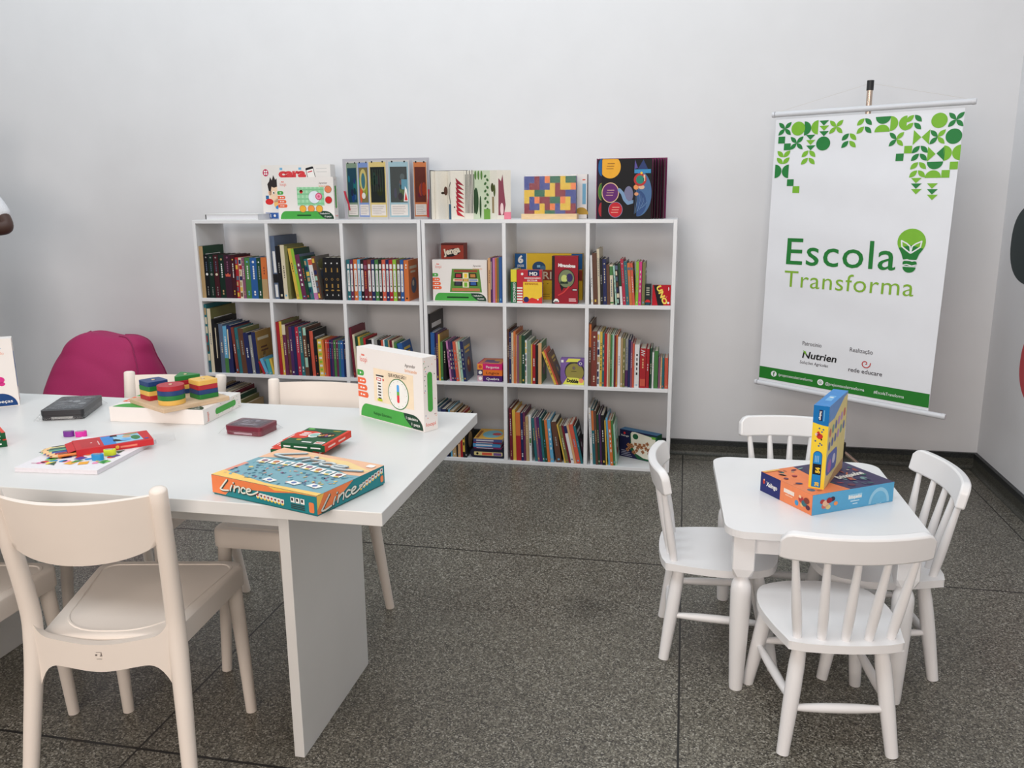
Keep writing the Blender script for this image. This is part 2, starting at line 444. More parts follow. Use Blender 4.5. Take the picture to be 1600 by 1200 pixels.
def adult_chair(label, loc, rot):
    t = thing('dining_chair', label, 'chair', loc, rot, 'white moulded plastic chairs at the big table')
    for s in (-1, 1):
        path = spline([(s * 0.187, -0.244, 0), (s * 0.172, -0.205, 0.22), (s * 0.159, -0.173, 0.43), (s * 0.160, -0.178, 0.56), (s * 0.172, -0.221, 0.80)], 6)
        n = len(path); rad = []
        for p in path:
            z = p.z; rad.append(0.0145 + 0.0065 * min(1, z / 0.42) if z < 0.42 else 0.021 - 0.003 * (z - 0.42) / 0.38)
        MB().tube(path, rad, PLA, 18, round_end=True).build('leg', t, smooth=50)
        path = spline([(s * 0.160, 0.178, 0.42), (s * 0.166, 0.196, 0.22), (s * 0.170, 0.213, 0)], 5)
        MB().tube(path, [0.0205 - 0.006 * i / (len(path) - 1) for i in range(len(path))], PLA, 16).build('leg', t, smooth=50)
    # seat: dished top, rolled edge, skirt
    m = MB(); rings = []
    for k, z in ((0.0, 0.4425), (0.45, 0.4425), (0.80, 0.4450), (0.865, 0.4452), (0.875, 0.4475), (0.895, 0.4475), (0.905, 0.4455), (0.965, 0.4455), (0.99, 0.441), (1.0, 0.434), (1.0, 0.392), (0.975, 0.392)):
        if k == 0.0: rings.append([(0, 0, z)])
        else: rings.append([(x, y, z) for x, y in seat_outline(k, rb=(0.128 * k if k < 0.93 else 0.07 if k < 0.97 else 0.03))])
    vs = [rings[0][0]]; fs = []; nn = len(rings[1])
    for rg in rings[1:]: vs += rg
    for i in range(nn): fs.append((0, 1 + i, 1 + (i + 1) % nn))
    for r in range(len(rings) - 2):
        for i in range(nn):
            j = (i + 1) % nn
            fs.append((1 + r * nn + i, 1 + (r + 1) * nn + i, 1 + (r + 1) * nn + j, 1 + r * nn + j))
    m.add(vs, fs, PLA)
    # underside
    m.add([(x, y, 0.425) for x, y in seat_outline(0.985)], [tuple(range(nn - 1, -1, -1))], PLA)
    m.build('seat', t, smooth=35)
    # backrest: bent panel
    def bk(u, v):
        x = (u * 2 - 1) * 0.166; q = x / 0.166
        zt = 0.786 - 0.003 * (1 - q * q); zb = 0.668 - 0.026 * (1 - q * q) ** 0.8 + 0.012 * abs(q) ** 6
        z = zb + (zt - zb) * v
        y0 = -0.178 - 0.043 * (z - 0.56) / 0.24
        y = y0 - 0.050 * (1 - q * q)
        nx = 2 * q * 0.050 / 0.166; nrm = Vector((-nx, -1, -0.18)).normalized()
        return Vector((x, y, z)), nrm
    MB().slab(bk, 24, 8, 0.012, PLA).build('backrest', t, smooth=50)
    # rear rail with soft corners running into the legs
    def rl(u, v):
        q = u * 2 - 1; x = q * 0.158
        zt = 0.452 - 0.014 * math.cos(q * math.pi / 2) ** 2 * (1 if abs(q) < 0.8 else 1) + 0.045 * max(0, (abs(q) - 0.70) / 0.30) ** 2.6
        zb = 0.386 - 0.012 * math.cos(q * math.pi / 2) ** 4 - 0.085 * max(0, (abs(q) - 0.58) / 0.42) ** 2.8
        z = zb + (zt - zb) * v
        return Vector((x, -0.176 - 0.020 * (1 - q * q), z)), Vector((-q * 0.25, -1, 0)).normalized()
    MB().slab(rl, 36, 5, 0.020, PLA).build('rear_rail', t, smooth=50)
    m = MB(); F = Frame((-0.02, -0.2065, 0.396), (1, 0, 0), (0, 0, 1)); gr = ink(120, 112, 108)
    for x, y, w, h in ((0.012, 0.017, 0.004, 0.004), (0.022, 0.016, 0.005, 0.002), (0.024, 0.018, 0.002, 0.006), (0.014, 0.025, 0.012, 0.001), (0.014, 0.009, 0.012, 0.001)): m.rect(F, x, y, w, h, gr, 3)
    m.build('moulded_mark', t)
    return t
CH1 = adult_chair('white plastic chair with its back to us in the foreground at left', (-2.747, -2.863, 0), 0.191)
copy_tree(CH1, (-2.628, -2.230, 0), 3.160, 'white plastic chair across the table, behind the upright clock game box')
copy_tree(CH1, (-3.180, -2.205, 0), 3.150, 'white plastic chair across the table, in front of the pink bean bag')
copy_tree(CH1, (-3.236, -2.957, 0), 0.14, 'white plastic chair cut off by the left edge beside the foreground chair')

# ------------------------------------------------------------------ children's table and chairs
KID = mat((236, 235, 236), 0.30, 'paint')
kt = thing('play_table', 'small white children\'s table with rounded corners holding two puzzle boxes', 'table', (-1.105, -1.978, 0), R(1.5))
m = MB(); pts = []
for sx, sy, a0 in ((1, -1, -90), (1, 1, 0), (-1, 1, 90), (-1, -1, 180)):
    for q in range(9):
        a = R(a0 + q * 11.25); pts.append((sx * 0.205 + 0.06 * math.cos(a), sy * 0.275 + 0.06 * math.sin(a)))
m.prism(pts, 0.478, 0.498, KID)
m.build('tabletop', kt, bevel=0.006, seg=3)
for s in (-1, 1):
    MB().box(-0.184, 0.184, s * 0.276 - 0.009, s * 0.276 + 0.009, 0.416, 0.478, KID).build('apron', kt, bevel=0.002)
    MB().box(s * 0.212 - 0.009, s * 0.212 + 0.009, -0.248, 0.248, 0.416, 0.478, KID).build('apron', kt, bevel=0.002)
for sx in (-1, 1):
    for sy in (-1, 1):
        m = MB(); a = 0.029; c = 0.008
        X, Y = sx * 0.212, sy * 0.276
        def oct_(k, cc): return [(X + px * k, Y + py * k) for px, py in ((a - cc, -a), (a, -a + cc), (a, a - cc), (a - cc, a), (-a + cc, a), (-a, a - cc), (-a, -a + cc), (-a + cc, -a))]
        for (z0, k0, c0), (z1, k1, c1) in (((0.478, 1, c * .3), (0.375, 1, c * .3)), ((0.375, 1, c * .3), (0.352, 0.86, c * 1.5))):
            A = oct_(k0, c0); B = oct_(k1, c1)
            m.add([p + (z1,) for p in B] + [p + (z0,) for p in A], [(i, (i + 1) % 8, 8 + (i + 1) % 8, 8 + i) for i in range(8)], KID)
        m.add([p + (0.352,) for p in oct_(0.86, c * 1.5)], [tuple(range(7, -1, -1))], KID)
        m.tube([(X, Y, z) for z in (0.353, 0.347, 0.338, 0.328, 0.316, 0.300, 0.20, 0.012, 0.0)], [0.018, 0.0175, 0.0185, 0.024, 0.0275, 0.0285, 0.027, 0.0195, 0.0185], KID, 22)
        m.build('leg', kt, smooth=35)
def kid_chair(label, loc, rot):
    t = thing('child_chair', label, 'chair', loc, rot, 'white children\'s spindle-back chairs')
    zs = 0.313
    out = spline([(-0.138, -0.160, 0), (-0.160, -0.06, 0), (-0.167, 0.04, 0), (-0.142, 0.130, 0), (-0.080, 0.166, 0), (0, 0.175, 0), (0.080, 0.166, 0), (0.142, 0.130, 0), (0.167, 0.04, 0), (0.160, -0.06, 0), (0.138, -0.160, 0)], 4)
    pts = [(p.x, p.y) for p in out][::-1]
    back = [(-0.10, -0.172), (-0.05, -0.178), (0, -0.180), (0.05, -0.178), (0.10, -0.172)]
    pts += back
    m = MB()
    if sum(pts[i][0] * pts[(i + 1) % len(pts)][1] - pts[(i + 1) % len(pts)][0] * pts[i][1] for i in range(len(pts))) < 0: pts = pts[::-1]
    m.prism(pts, zs - 0.022, zs, KID)
    m.build('seat', t, smooth=40, bevel=0.007, seg=3)
    legs = {}
    for nm, a, b in (('rl', (-0.098, -0.118), (-0.135, -0.158)), ('rr', (0.098, -0.118), (0.135, -0.158)), ('fl', (-0.118, 0.105), (-0.152, 0.160)), ('fr', (0.118, 0.105), (0.152, 0.160))):
        top = Vector((a[0], a[1], zs - 0.02)); bot = Vector((b[0], b[1], 0)); legs[nm] = (top, bot)
        fr = [0, .08, .2, .4, .6, .8, .93, 1]
        MB().tube([top.lerp(bot, f) for f in fr], [0.0145, 0.017, 0.0195, 0.020, 0.0190, 0.0172, 0.016, 0.0155], KID, 18).build('leg', t, smooth=40)
    at = lambda k, z: legs[k][0].lerp(legs[k][1], (zs - 0.02 - z) / (zs - 0.02))
    for a, b, z in (('rl', 'rr', 0.120), ('rl', 'fl', 0.138), ('rr', 'fr', 0.138), ('fl', 'fr', 0.150)):
        p, q = at(a, z), at(b, z)
        MB().tube([p.lerp(q, f) for f in (0.03, .15, .32, .5, .68, .85, .97)], [0.0075, 0.0100, 0.0120, 0.0125, 0.0120, 0.0100, 0.0075], KID, 12).build('stretcher', t, smooth=40)
    for k in range(5):
        q = (k - 2) / 2.0
        p0 = Vector((q * 0.112, -0.148 + 0.012 * q * q, zs - 0.004)); p1 = Vector((q * 0.142, -0.196 + 0.022 * q * q, 0.543))
        MB().tube([p0.lerp(p1, f) for f in (0, .12, .3, .5, .75, 1)], [0.0105, 0.0120, 0.0128, 0.0120, 0.0098, 0.0080], KID, 14).build('spindle', t, smooth=40)
    def rail(u, v):
        q = u * 2 - 1; x = q * 0.177
        e = max(0, (abs(q) - 0.86) / 0.14)
        zt = 0.606 - 0.020 * e * e; zb = 0.535 + 0.004 * e * e
        z = zb + (zt - zb) * v
        return Vector((x, -0.198 + 0.038 * q * q - 0.014 * (z - 0.542) / 0.07, z)), Vector((0.42 * q, -1, -0.18)).normalized()
    MB().slab(rail, 28, 5, 0.025, KID).build('top_rail', t, smooth=50, bevel=0.005, seg=2)
    return t
KC = kid_chair('small white spindle-back child chair nearest us, its back towards us', (-1.100, -2.362, 0), R(8.6))
copy_tree(KC, (-1.363, -2.000, 0), R(-88), 'small white spindle-back child chair seen side-on left of the small table')
copy_tree(KC, (-0.920, -1.995, 0), R(96.5), 'small white spindle-back child chair right of the small table towards the right wall')
copy_tree(KC, (-1.105, -1.672, 0), R(180), 'small white spindle-back child chair behind the small table, half hidden by it')

# ------------------------------------------------------------------ bean bag
bb = thing('bean_bag', 'magenta bean bag against the wall behind the big table', 'bean bag', (-4.590, -0.50, 0))
PINKC = mat((168, 30, 92), 0.7, 'cloth')
m = MB(); NU, NV = 96, 56
def bag(u, v):
    a = 2 * math.pi * u; 
    t = v
    # radius by height: fat at the bottom, slumped top
    # superellipsoid-like sack: wide sagging base, blunt top folded into a ridge with two corners
    se = math.sin(math.pi * t); ce = -math.cos(math.pi * t)
    r = 0.345 * max(0.0, se) ** 0.36
    z = 0.325 + 0.325 * math.copysign(abs(ce) ** 0.62, ce)
    k = min(1.0, max(0.0, (z - 0.22) / 0.43))
    r *= 1 - 0.10 * k * k
    x = r * math.copysign(abs(math.cos(a)) ** 0.85, math.cos(a)); y = r * math.copysign(abs(math.sin(a)) ** 0.85, math.sin(a)) * 0.94
    y *= 1 - 0.62 * k ** 1.3
    x = x * (1 - (0.16 if x < 0 else 0.22) * k) + 0.020 * k
    q = x / 0.36
    z += k * (0.030 * math.exp(-((x - 0.240) / 0.08) ** 2) + 0.024 * math.exp(-((x + 0.05) / 0.10) ** 2) - 0.03 * max(0, -q) ** 2)
    p = Vector((x, y, z))
    w = noise.noise(Vector((x * 3.2, y * 3.2, z * 6.5)) + Vector((3, 1, 2)))
    fold = math.sin(9 * z + 4 * x + 3 * w) * 0.005 + (abs(noise.noise(Vector((x * 5, y * 5, z * 9)))) - 0.2) * 0.016 * (0.35 + k)
    d = Vector((math.cos(a), math.sin(a), 0.2))
    p += d * (fold * min(1, 4 * t, 4 * (1 - t)))
    p.z = max(p.z, 0.0)
    return p
m.grid(bag, NU, NV, PINKC)
o = m.build('cover', bb, smooth=80)
for a in (30, 150, 333):
    path = [bag(a / 360, 0.04 + 0.92 * k / 30) * 1.0 for k in range(31)]
    MB().tube([(p.x * 1.006, p.y * 1.006, p.z + 0.002) for p in path], 0.0035, mat((148, 32, 86), 0.7, 'cloth'), 8).build('seam', bb, smooth=60)

# ------------------------------------------------------------------ banner on its stand
bn = thing('banner', 'tall white hanging banner with green leaf pattern on a pole stand near the corner', 'banner', (-0.72, -0.42, 0))
OFF = Vector((-0.72, -0.42, 0))
bTL, bTR, bBL, bBR = (Vector(v) - OFF for v in ((-1.097, -.200, 1.729), (-.354, -.530, 1.734), (-1.112, -.250, .473), (-.398, -.720, .452)))
class Sheet:
    """printed sheet hanging between two rods: x to the right, y up, in metres"""
    def P(s, x, y, d=0.0):
        u = x / 0.8; v = y / 1.26
        p = (bBL * (1 - u) + bBR * u) * (1 - v) + (bTL * (1 - u) + bTR * u) * v
        du = ((bBR - bBL) * (1 - v) + (bTR - bTL) * v).normalized(); dv = ((bTL - bBL) * (1 - u) + (bTR - bBR) * u).normalized()
        n = du.cross(dv).normalized()
        wv = 0.0016 * math.sin(26 * y + 5 * x) * math.sin(3.0 * x + 0.6) if 0.02 < y < 1.24 else 0
        return p + n * (d + wv)
SH = Sheet()
VINYL = mat((226, 227, 232), 0.45, 'paint')
m = MB()
def shw(v): return 0.781 - 0.029 * (1 - v)
m.grid(lambda u, v: SH.P(u * shw(v), 0.004 + v * 1.244, 0), 24, 90, VINYL)
m.grid(lambda u, v: SH.P((1 - u) * shw(v), 0.004 + v * 1.244, -0.0006), 24, 90, VINYL)
GD, GL = ink(38, 124, 60), ink(122, 180, 52)
def leaf(m, x, y, ang, L, w, mm):
    pts = []
    for k in range(9):
        t = k / 8; pts.append((L * t, w * math.sin(math.pi * t) ** 0.9))
    for k in range(1, 8):
        t = 1 - k / 8; pts.append((L * t, -w * math.sin(math.pi * t) ** 0.9))
    c, s = math.cos(R(ang)), math.sin(R(ang))
    m.art(SH, [(x + c * a - s * b, y + s * a + c * b) for a, b in pts], mm, 6)
BAN=[('x dd',0.044,1.204), ('o l',0.105,1.202), ('D d',0.148,1.201), ('C l',0.179,1.203), ('v d',0.219,1.220), ('v l',0.221,1.197), ('v d',0.222,1.173), ('x ll',0.273,1.200), ('n ld',0.392,1.214), ('n ld',0.393,1.179), ('n dl',0.332,1.153), ('n dl',0.332,1.121), ('s d',0.032,1.154), ('s d',0.060,1.122), ('x dd',0.102,1.137), ('v d',0.163,1.160), ('v l',0.165,1.137), ('v d',0.167,1.113), ('o d',0.221,1.130), ('u ll',0.046,1.089), ('u ll',0.045,1.058), ('n ll',0.160,1.086), ('n ll',0.160,1.053), ('D d',0.026,1.011), ('C d',0.059,1.010), ('s d',0.086,0.958), ('s l',0.114,0.926), ('U d',0.468,1.217), ('A l',0.467,1.183), ('D l',0.514,1.201), ('C l',0.548,1.200), ('n ld',0.591,1.216), ('n ld',0.591,1.184), ('o l',0.689,1.203), ('x dd',0.752,1.203), ('x dl',0.528,1.134), ('> l',0.610,1.138), ('< l',0.642,1.138), ('x dl',0.688,1.136), ('o d',0.749,1.136), ('s l',0.578,1.089), ('s d',0.547,1.058), ('n dd',0.625,1.087), ('n dd',0.624,1.055), ('> l',0.671,1.067), ('< d',0.705,1.069), ('D l',0.732,1.069), ('C l',0.764,1.070), ('n ll',0.624,1.020), ('n ll',0.623,0.986), ('U d',0.687,1.020), ('A l',0.684,0.985), ('s l',0.731,0.985), ('s l',0.759,1.018), ('v l',0.621,0.959), ('v d',0.623,0.936), ('v l',0.625,0.913), ('v l',0.685,0.936), ('v d',0.687,0.912), ('v l',0.689,0.889)]
S_ = 0.031
for k, x, y in BAN:
    kind, cs = k.split(); c1 = GD if cs[0] == 'd' else GL; c2 = GD if cs[-1] == 'd' else GL
    if kind == 'x':
        for i, a in enumerate((45, 135, 225, 315)): leaf(m, x, y, a, S_ * 1.32, S_ * 0.30, (c2 if i in (0, 3) else c1))
    elif kind == 'o': m.disc(SH, x, y, S_, c1, 6)
    elif kind == 'D': m.disc(SH, x - S_ * .5, y, S_, c1, 6, a0=-90, a1=90)
    elif kind == 'C': m.disc(SH, x + S_ * .5, y, S_, c1, 6, a0=90, a1=270)
    elif kind == 'U': m.disc(SH, x, y + S_ * .5, S_, c1, 6, a0=180, a1=360)
    elif kind == 'A': m.disc(SH, x, y - S_ * .5, S_, c1, 6, a0=0, a1=180)
    elif kind == 's': m.rect(SH, x - S_ * .5, y - S_ * .5, S_, S_, c1, 6)
    elif kind == 'v': m.art(SH, [(x - S_ * .68, y + S_ * .36), (x, y - S_ * .36), (x + S_ * .68, y + S_ * .36)], c1, 6)
    elif kind == '>': m.art(SH, [(x - S_ * .5, y - S_), (x + S_ * .5, y), (x - S_ * .5, y + S_)], c1, 6)
    elif kind == '<': m.art(SH, [(x + S_ * .5, y - S_), (x + S_ * .5, y + S_), (x - S_ * .5, y)], c1, 6)
    elif kind == 'n':
        leaf(m, x - S_, y - S_ * .45, 45, S_ * 1.35, S_ * .33, c1); leaf(m, x + S_, y - S_ * .45, 135, S_ * 1.35, S_ * .33, c2)
    elif kind == 'u':
        leaf(m, x, y - S_ * .45, 135, S_ * 1.35, S_ * .33, c1); leaf(m, x, y - S_ * .45, 45, S_ * 1.35, S_ * .33, c2)
ED, ET = ink(34, 120, 52), ink(128, 172, 52)
m.text(SH, 'Escola', 0.093, 0.580, 0.477, 0.124, ED, 6, bold=0.004, space=1.06)
m.text(SH, 'Transforma', 0.091, 0.474, 0.561, 0.077, ET, 6, bold=-0.002, space=1.06)
m.disc(SH, 0.626, 0.703, 0.056, GL, 6); m.art(SH, [(0.577, 0.676), (0.590, 0.652), (0.598, 0.628), (0.652, 0.628), (0.660, 0.652), (0.675, 0.676), (0.626, 0.690)], ED, 7)
WH = ink(232, 232, 234)
for s in (-1, 1):
    lp = [(0.626, 0.655), (0.626 + s * 0.004, 0.684), (0.626 + s * 0.018, 0.696), (0.626 + s * 0.040, 0.707), (0.626 + s * 0.036, 0.682), (0.626 + s * 0.018, 0.668), (0.626, 0.655)]
    m.stroke(SH, lp, 0.0055, WH, 8)
m.rrect(SH, 0.598, 0.602, 0.056, 0.020, 0.008, ED, 6); m.disc(SH, 0.625, 0.597, 0.026, ED, 6, ry=0.024, a0=180, a1=360)
m.stroke(SH, [(0.598, 0.624), (0.615, 0.628), (0.635, 0.622), (0.656, 0.628)], 0.004, WH, 8); m.stroke(SH, [(0.600, 0.604), (0.615, 0.608), (0.635, 0.602), (0.652, 0.607)], 0.004, WH, 8)
BK = ink(24, 24, 26); DG = ink(70, 66, 72)
m.text(SH, 'Patrocínio', 0.199, 0.206, 0.088, 0.019, DG, 6)
m.text(SH, 'Nutrien', 0.201, 0.146, 0.155, 0.032, BK, 6, bold=0.02, shear=0.18)
m.art(SH, [(0.203, 0.182), (0.218, 0.176), (0.219, 0.158), (0.210, 0.170)], GL, 7)
m.text(SH, 'Soluções Agrícolas', 0.192, 0.118, 0.130, 0.014, DG, 6, shear=0.1)
m.text(SH, 'Realização', 0.413, 0.206, 0.098, 0.019, DG, 6)
RD = ink(190, 66, 66)
sp_ = [(0.484 + (0.003 + 0.0016 * k) * math.cos(R(-60 + 36 * k)), 0.161 + (0.003 + 0.0016 * k) * math.sin(R(-60 + 36 * k))) for k in range(13)]
m.stroke(SH, [(sp_[-1][0] + 0.004, sp_[-1][1] - 0.004)][:0] + sp_, 0.0042, RD, 6)
m.text(SH, 'rede educare', 0.413, 0.116, 0.144, 0.019, DG, 6, bold=0.008)
m.rect(SH, 0.0, 0.016, 0.752, 0.058, ink(36, 118, 40), 6, n=20)
m.disc(SH, 0.073, 0.046, 0.014, WH, 7); m.text(SH, 'f', 0.069, 0.037, 0.009, 0.019, ink(36, 118, 40), 8, bold=0.04)
m.text(SH, '/projetoescolatransforma', 0.095, 0.040, 0.164, 0.013, WH, 8)
m.disc(SH, 0.295, 0.044, 0.014, WH, 7); m.ring(SH, 0.295, 0.044, 0.008, 0.002, ink(110, 150, 110), 8); m.disc(SH, 0.295, 0.044, 0.003, ink(110, 150, 110), 8)
m.text(SH, '@projetoescolatransforma', 0.318, 0.037, 0.171, 0.013, WH, 8)
m.text(SH, '#EscolaTransforma', 0.529, 0.037, 0.124, 0.013, WH, 8)
m.build('sheet', bn)
ROD = mat((214, 215, 220), 0.35, 'paint')
for a, b, nm in ((bTL, bTR, 'top_rod'), (bBL, bBR, 'bottom_rod')):
    d = (b - a).normalized(); up = Vector((0, 0, 0.011)) if nm == 'top_rod' else Vector((0, 0, -0.009))
    o = MB().tube([a - d * 0.004 + up, b + d * 0.008 + up], 0.0125, ROD, 18).build(nm, bn, smooth=50)
    for e, k in ((a, -1), (b, 1)):
        MB().tube([e + d * k * 0.006 + up, e + d * k * 0.020 + up], [0.0145, 0.012], ROD, 16).build('end_cap', o, smooth=50)
POLE = mat((196, 176, 160), 0.25, 'paint', metal=0.85); PLB = mat((26, 26, 28), 0.5)
px_, py_ = 0.0, 0.07
po = MB().tube([(px_, py_, 0.10), (px_, py_, 1.835)], 0.0125, POLE, 18).build('pole', bn, smooth=50)
MB().tube([(px_, py_, 1.820), (px_, py_, 1.862)], 0.0150, PLB, 18).build('pole_cap', po, smooth=50)
MB().tube([(px_, py_, 0.135), (px_, py_, 0.20)], 0.021, PLB, 18).build('hub', bn, smooth=50)
for a in (-4, 116, 236):
    e = (px_ + 0.19 * math.cos(R(a)), py_ + 0.19 * math.sin(R(a)), 0.011)
    lg = MB().tube([(px_, py_, 0.165), e], 0.0085, POLE, 14).build('leg', bn, smooth=50)
    MB().tube([e, (e[0] + 0.02 * math.cos(R(a)), e[1] + 0.02 * math.sin(R(a)), 0.0095)], 0.0095, PLB, 12).build('foot', lg, smooth=50)
top = Vector((px_, py_, 1.85))
for e in (bTL, bTR):
    MB().tube([top, e + Vector((0, 0, 0.02))], 0.0007, mat((210, 205, 200), 0.6), 6).build('cord', bn)

# ------------------------------------------------------------------ the person at the left edge
def skin_mesh(name, parent, nodes, edges, m, sub=2, root=0):
    me = bpy.data.meshes.new(name); me.from_pydata([n[:3] for n in nodes], edges, []); me.update()
    o = bpy.data.objects.new(name, me); COL.objects.link(o); o.parent = parent
    me.materials.append(m)
    s = o.modifiers.new('skin', 'SKIN'); s.use_smooth_shade = True
    sv = me.skin_vertices[0].data if me.skin_vertices else None
    if sv is None:
        bm = bmesh.new(); bm.from_mesh(me); bm.verts.layers.skin.verify(); bm.to_mesh(me); bm.free(); sv = me.skin_vertices[0].data
    for i, n in enumerate(nodes):
        r = n[3]; sv[i].radius = r if hasattr(r, '__len__') else (r, r); sv[i].use_root = (i == root)
    u = o.modifiers.new('smooth', 'SUBSURF'); u.levels = sub; u.render_levels = sub
    return o
PX, PY = -5.205, -0.80
pe = thing('person', 'person in a white short-sleeved top at the left edge, only a bent elbow showing', 'person', (PX, PY, 0), 0)
SKN = mat((72, 47, 38), 0.5, 'paint'); SHIRT = mat((222, 222, 226), 0.7, 'cloth'); TRS = mat((52, 58, 76), 0.75, 'cloth'); HAIR = mat((26, 20, 18), 0.6, 'cloth')
N = [(0, 0, 1.00, (.14, .10)), (0, 0, 1.16, (.125, .09)), (0, 0, 1.34, (.155, .10)), (0, 0, 1.46, (.12, .08)), (0, 0.005, 1.53, .052), (0, 0, 1.60, .056), (0, -.012, 1.66, (.072, .088)), (0, -.005, 1.74, (.077, .096)), (0, 0, 1.80, (.055, .07)),
     (.175, 0, 1.45, .058), (.318, -.01, 1.355, .048), (.408, -.02, 1.236, .043), (.30, -.15, 1.250, .040), (.10, -.255, 1.30, .029), (.06, -.29, 1.315, (.040, .018)),
     (-.175, 0, 1.45, .058), (-.215, -.01, 1.30, .046), (-.225, -.03, 1.17, .040), (-.14, -.19, 1.20, .036), (-.05, -.27, 1.255, .027), (-.01, -.30, 1.275, (.038, .018)),
     (.09, 0, .93, .085), (.10, -.01, .70, .072), (.10, -.005, .50, .054), (.105, .02, .32, .050), (.105, .03, .09, .034), (.11, -.02, .045, .036), (.115, -.11, .03, .032),
     (-.09, 0, .93, .085), (-.10, -.01, .70, .072), (-.10, -.005, .50, .054), (-.105, .02, .32, .050), (-.105, .03, .09, .034), (-.11, -.02, .045, .036), (-.115, -.11, .03, .032)]
Eg = [(0, 1), (1, 2), (2, 3), (3, 4), (4, 5), (5, 6), (6, 7), (7, 8), (3, 9), (9, 10), (10, 11), (11, 12), (12, 13), (13, 14), (3, 15), (15, 16), (16, 17), (17, 18), (18, 19), (19, 20), (0, 21), (21, 22), (22, 23), (23, 24), (24, 25), (25, 26), (26, 27), (0, 28), (28, 29), (29, 30), (30, 31), (31, 32), (32, 33), (33, 34)]
body = skin_mesh('body', pe, N, Eg, SKN)
for s, base in ((1, Vector((.055, -.295, 1.318))), (-1, Vector((-.005, -.305, 1.278)))):
    d = Vector((-s * .75, -.35, .35)).normalized(); side = Vector((0, -.4, -1)).normalized()
    for k, (L, off) in enumerate(((.070, -.026), (.078, -.009), (.073, .009), (.058, .026))):
        b0 = base + side * off
        skin_mesh('finger', body, [tuple(b0) + (.0088,), tuple(b0 + d * L * .5) + (.0082,), tuple(b0 + d * L * .8 + Vector((0, .012, -.01))) + (.0075,), tuple(b0 + d * L * .95 + Vector((0, .026, -.018))) + (.0068,)], [(0, 1), (1, 2), (2, 3)], SKN, 1)
    b0 = base + side * -.03 - d * .02
    skin_mesh('thumb', body, [tuple(b0) + (.0105,), tuple(b0 + Vector((-s * .02, -.02, .035))) + (.0095,), tuple(b0 + Vector((-s * .045, -.022, .048))) + (.0085,)], [(0, 1), (1, 2)], SKN, 1)
sh = skin_mesh('shirt', pe, [(0, 0, .95, (.145, .115)), (0, 0, 1.12, (.145, .105)), (0, 0, 1.34, (.170, .112)), (0, 0, 1.455, (.135, .09)), (0, .004, 1.495, .066),
      (.178, 0, 1.452, .070), (.300, -.008, 1.372, .062), (.384, -.016, 1.272, .052), (-.178, 0, 1.452, .070), (-.205, -.008, 1.36, .064), (-.214, -.012, 1.31, .064)], [(0, 1), (1, 2), (2, 3), (3, 4), (3, 5), (5, 6), (6, 7), (3, 8), (8, 9), (9, 10)], SHIRT)
skin_mesh('trousers', pe, [(0, 0, 1.0, (.130, .105)), (.080, 0, .92, .090), (.103, -.01, .70, .086), (.104, -.005, .48, .070), (.107, .022, .12, .058), (-.080, 0, .92, .090), (-.103, -.01, .70, .086), (-.104, -.005, .48, .070), (-.107, .022, .12, .058)], [(0, 1), (1, 2), (2, 3), (3, 4), (0, 5), (5, 6), (6, 7), (7, 8)], TRS)
for s in (-1, 1):
    skin_mesh('shoe', pe, [(s * .107, .05, .040, (.036, .036)), (s * .11, -.04, .040, (.040, .036)), (s * .116, -.14, .034, (.040, .030)), (s * .118, -.185, .030, (.030, .024))], [(0, 1), (1, 2), (2, 3)], mat((60, 60, 64), 0.6), 2)
skin_mesh('hair', pe, [(0, .045, 1.62, (.062, .05)), (0, .042, 1.70, (.082, .075)), (0, .022, 1.775, (.085, .095)), (0, .01, 1.82, (.062, .075))], [(0, 1), (1, 2), (2, 3)], HAIR)
m = MB()
for s in (-1, 1):
    Fe = Frame((s * .030, -.104, 1.690), (1, 0, 0), (0, 0, 1)); m.disc(Fe, 0, 0, .012, ink(225, 220, 215), 2, ry=.006); m.disc(Fe, 0, 0, .0055, ink(20, 14, 12), 4)
m.build('eyes', pe)
MB().tube([(0, -.098, 1.692), (0, -.112, 1.665), (0, -.116, 1.652), (0, -.100, 1.646)], [.007, .010, .013, .009], SKN, 10).build('nose', pe, smooth=60)
Fm = Frame((0, -.103, 1.620), (1, 0, 0), (0, 0, 1)); MB().disc(Fm, 0, 0, .022, ink(120, 66, 60), 2, ry=.006).build('mouth', pe)
for s in (-1, 1):
    MB().tube([(s * .074, .0, 1.70), (s * .084, .006, 1.685), (s * .080, .002, 1.655)], [.012, .016, .009], SKN, 10).build('ear', pe, smooth=60)

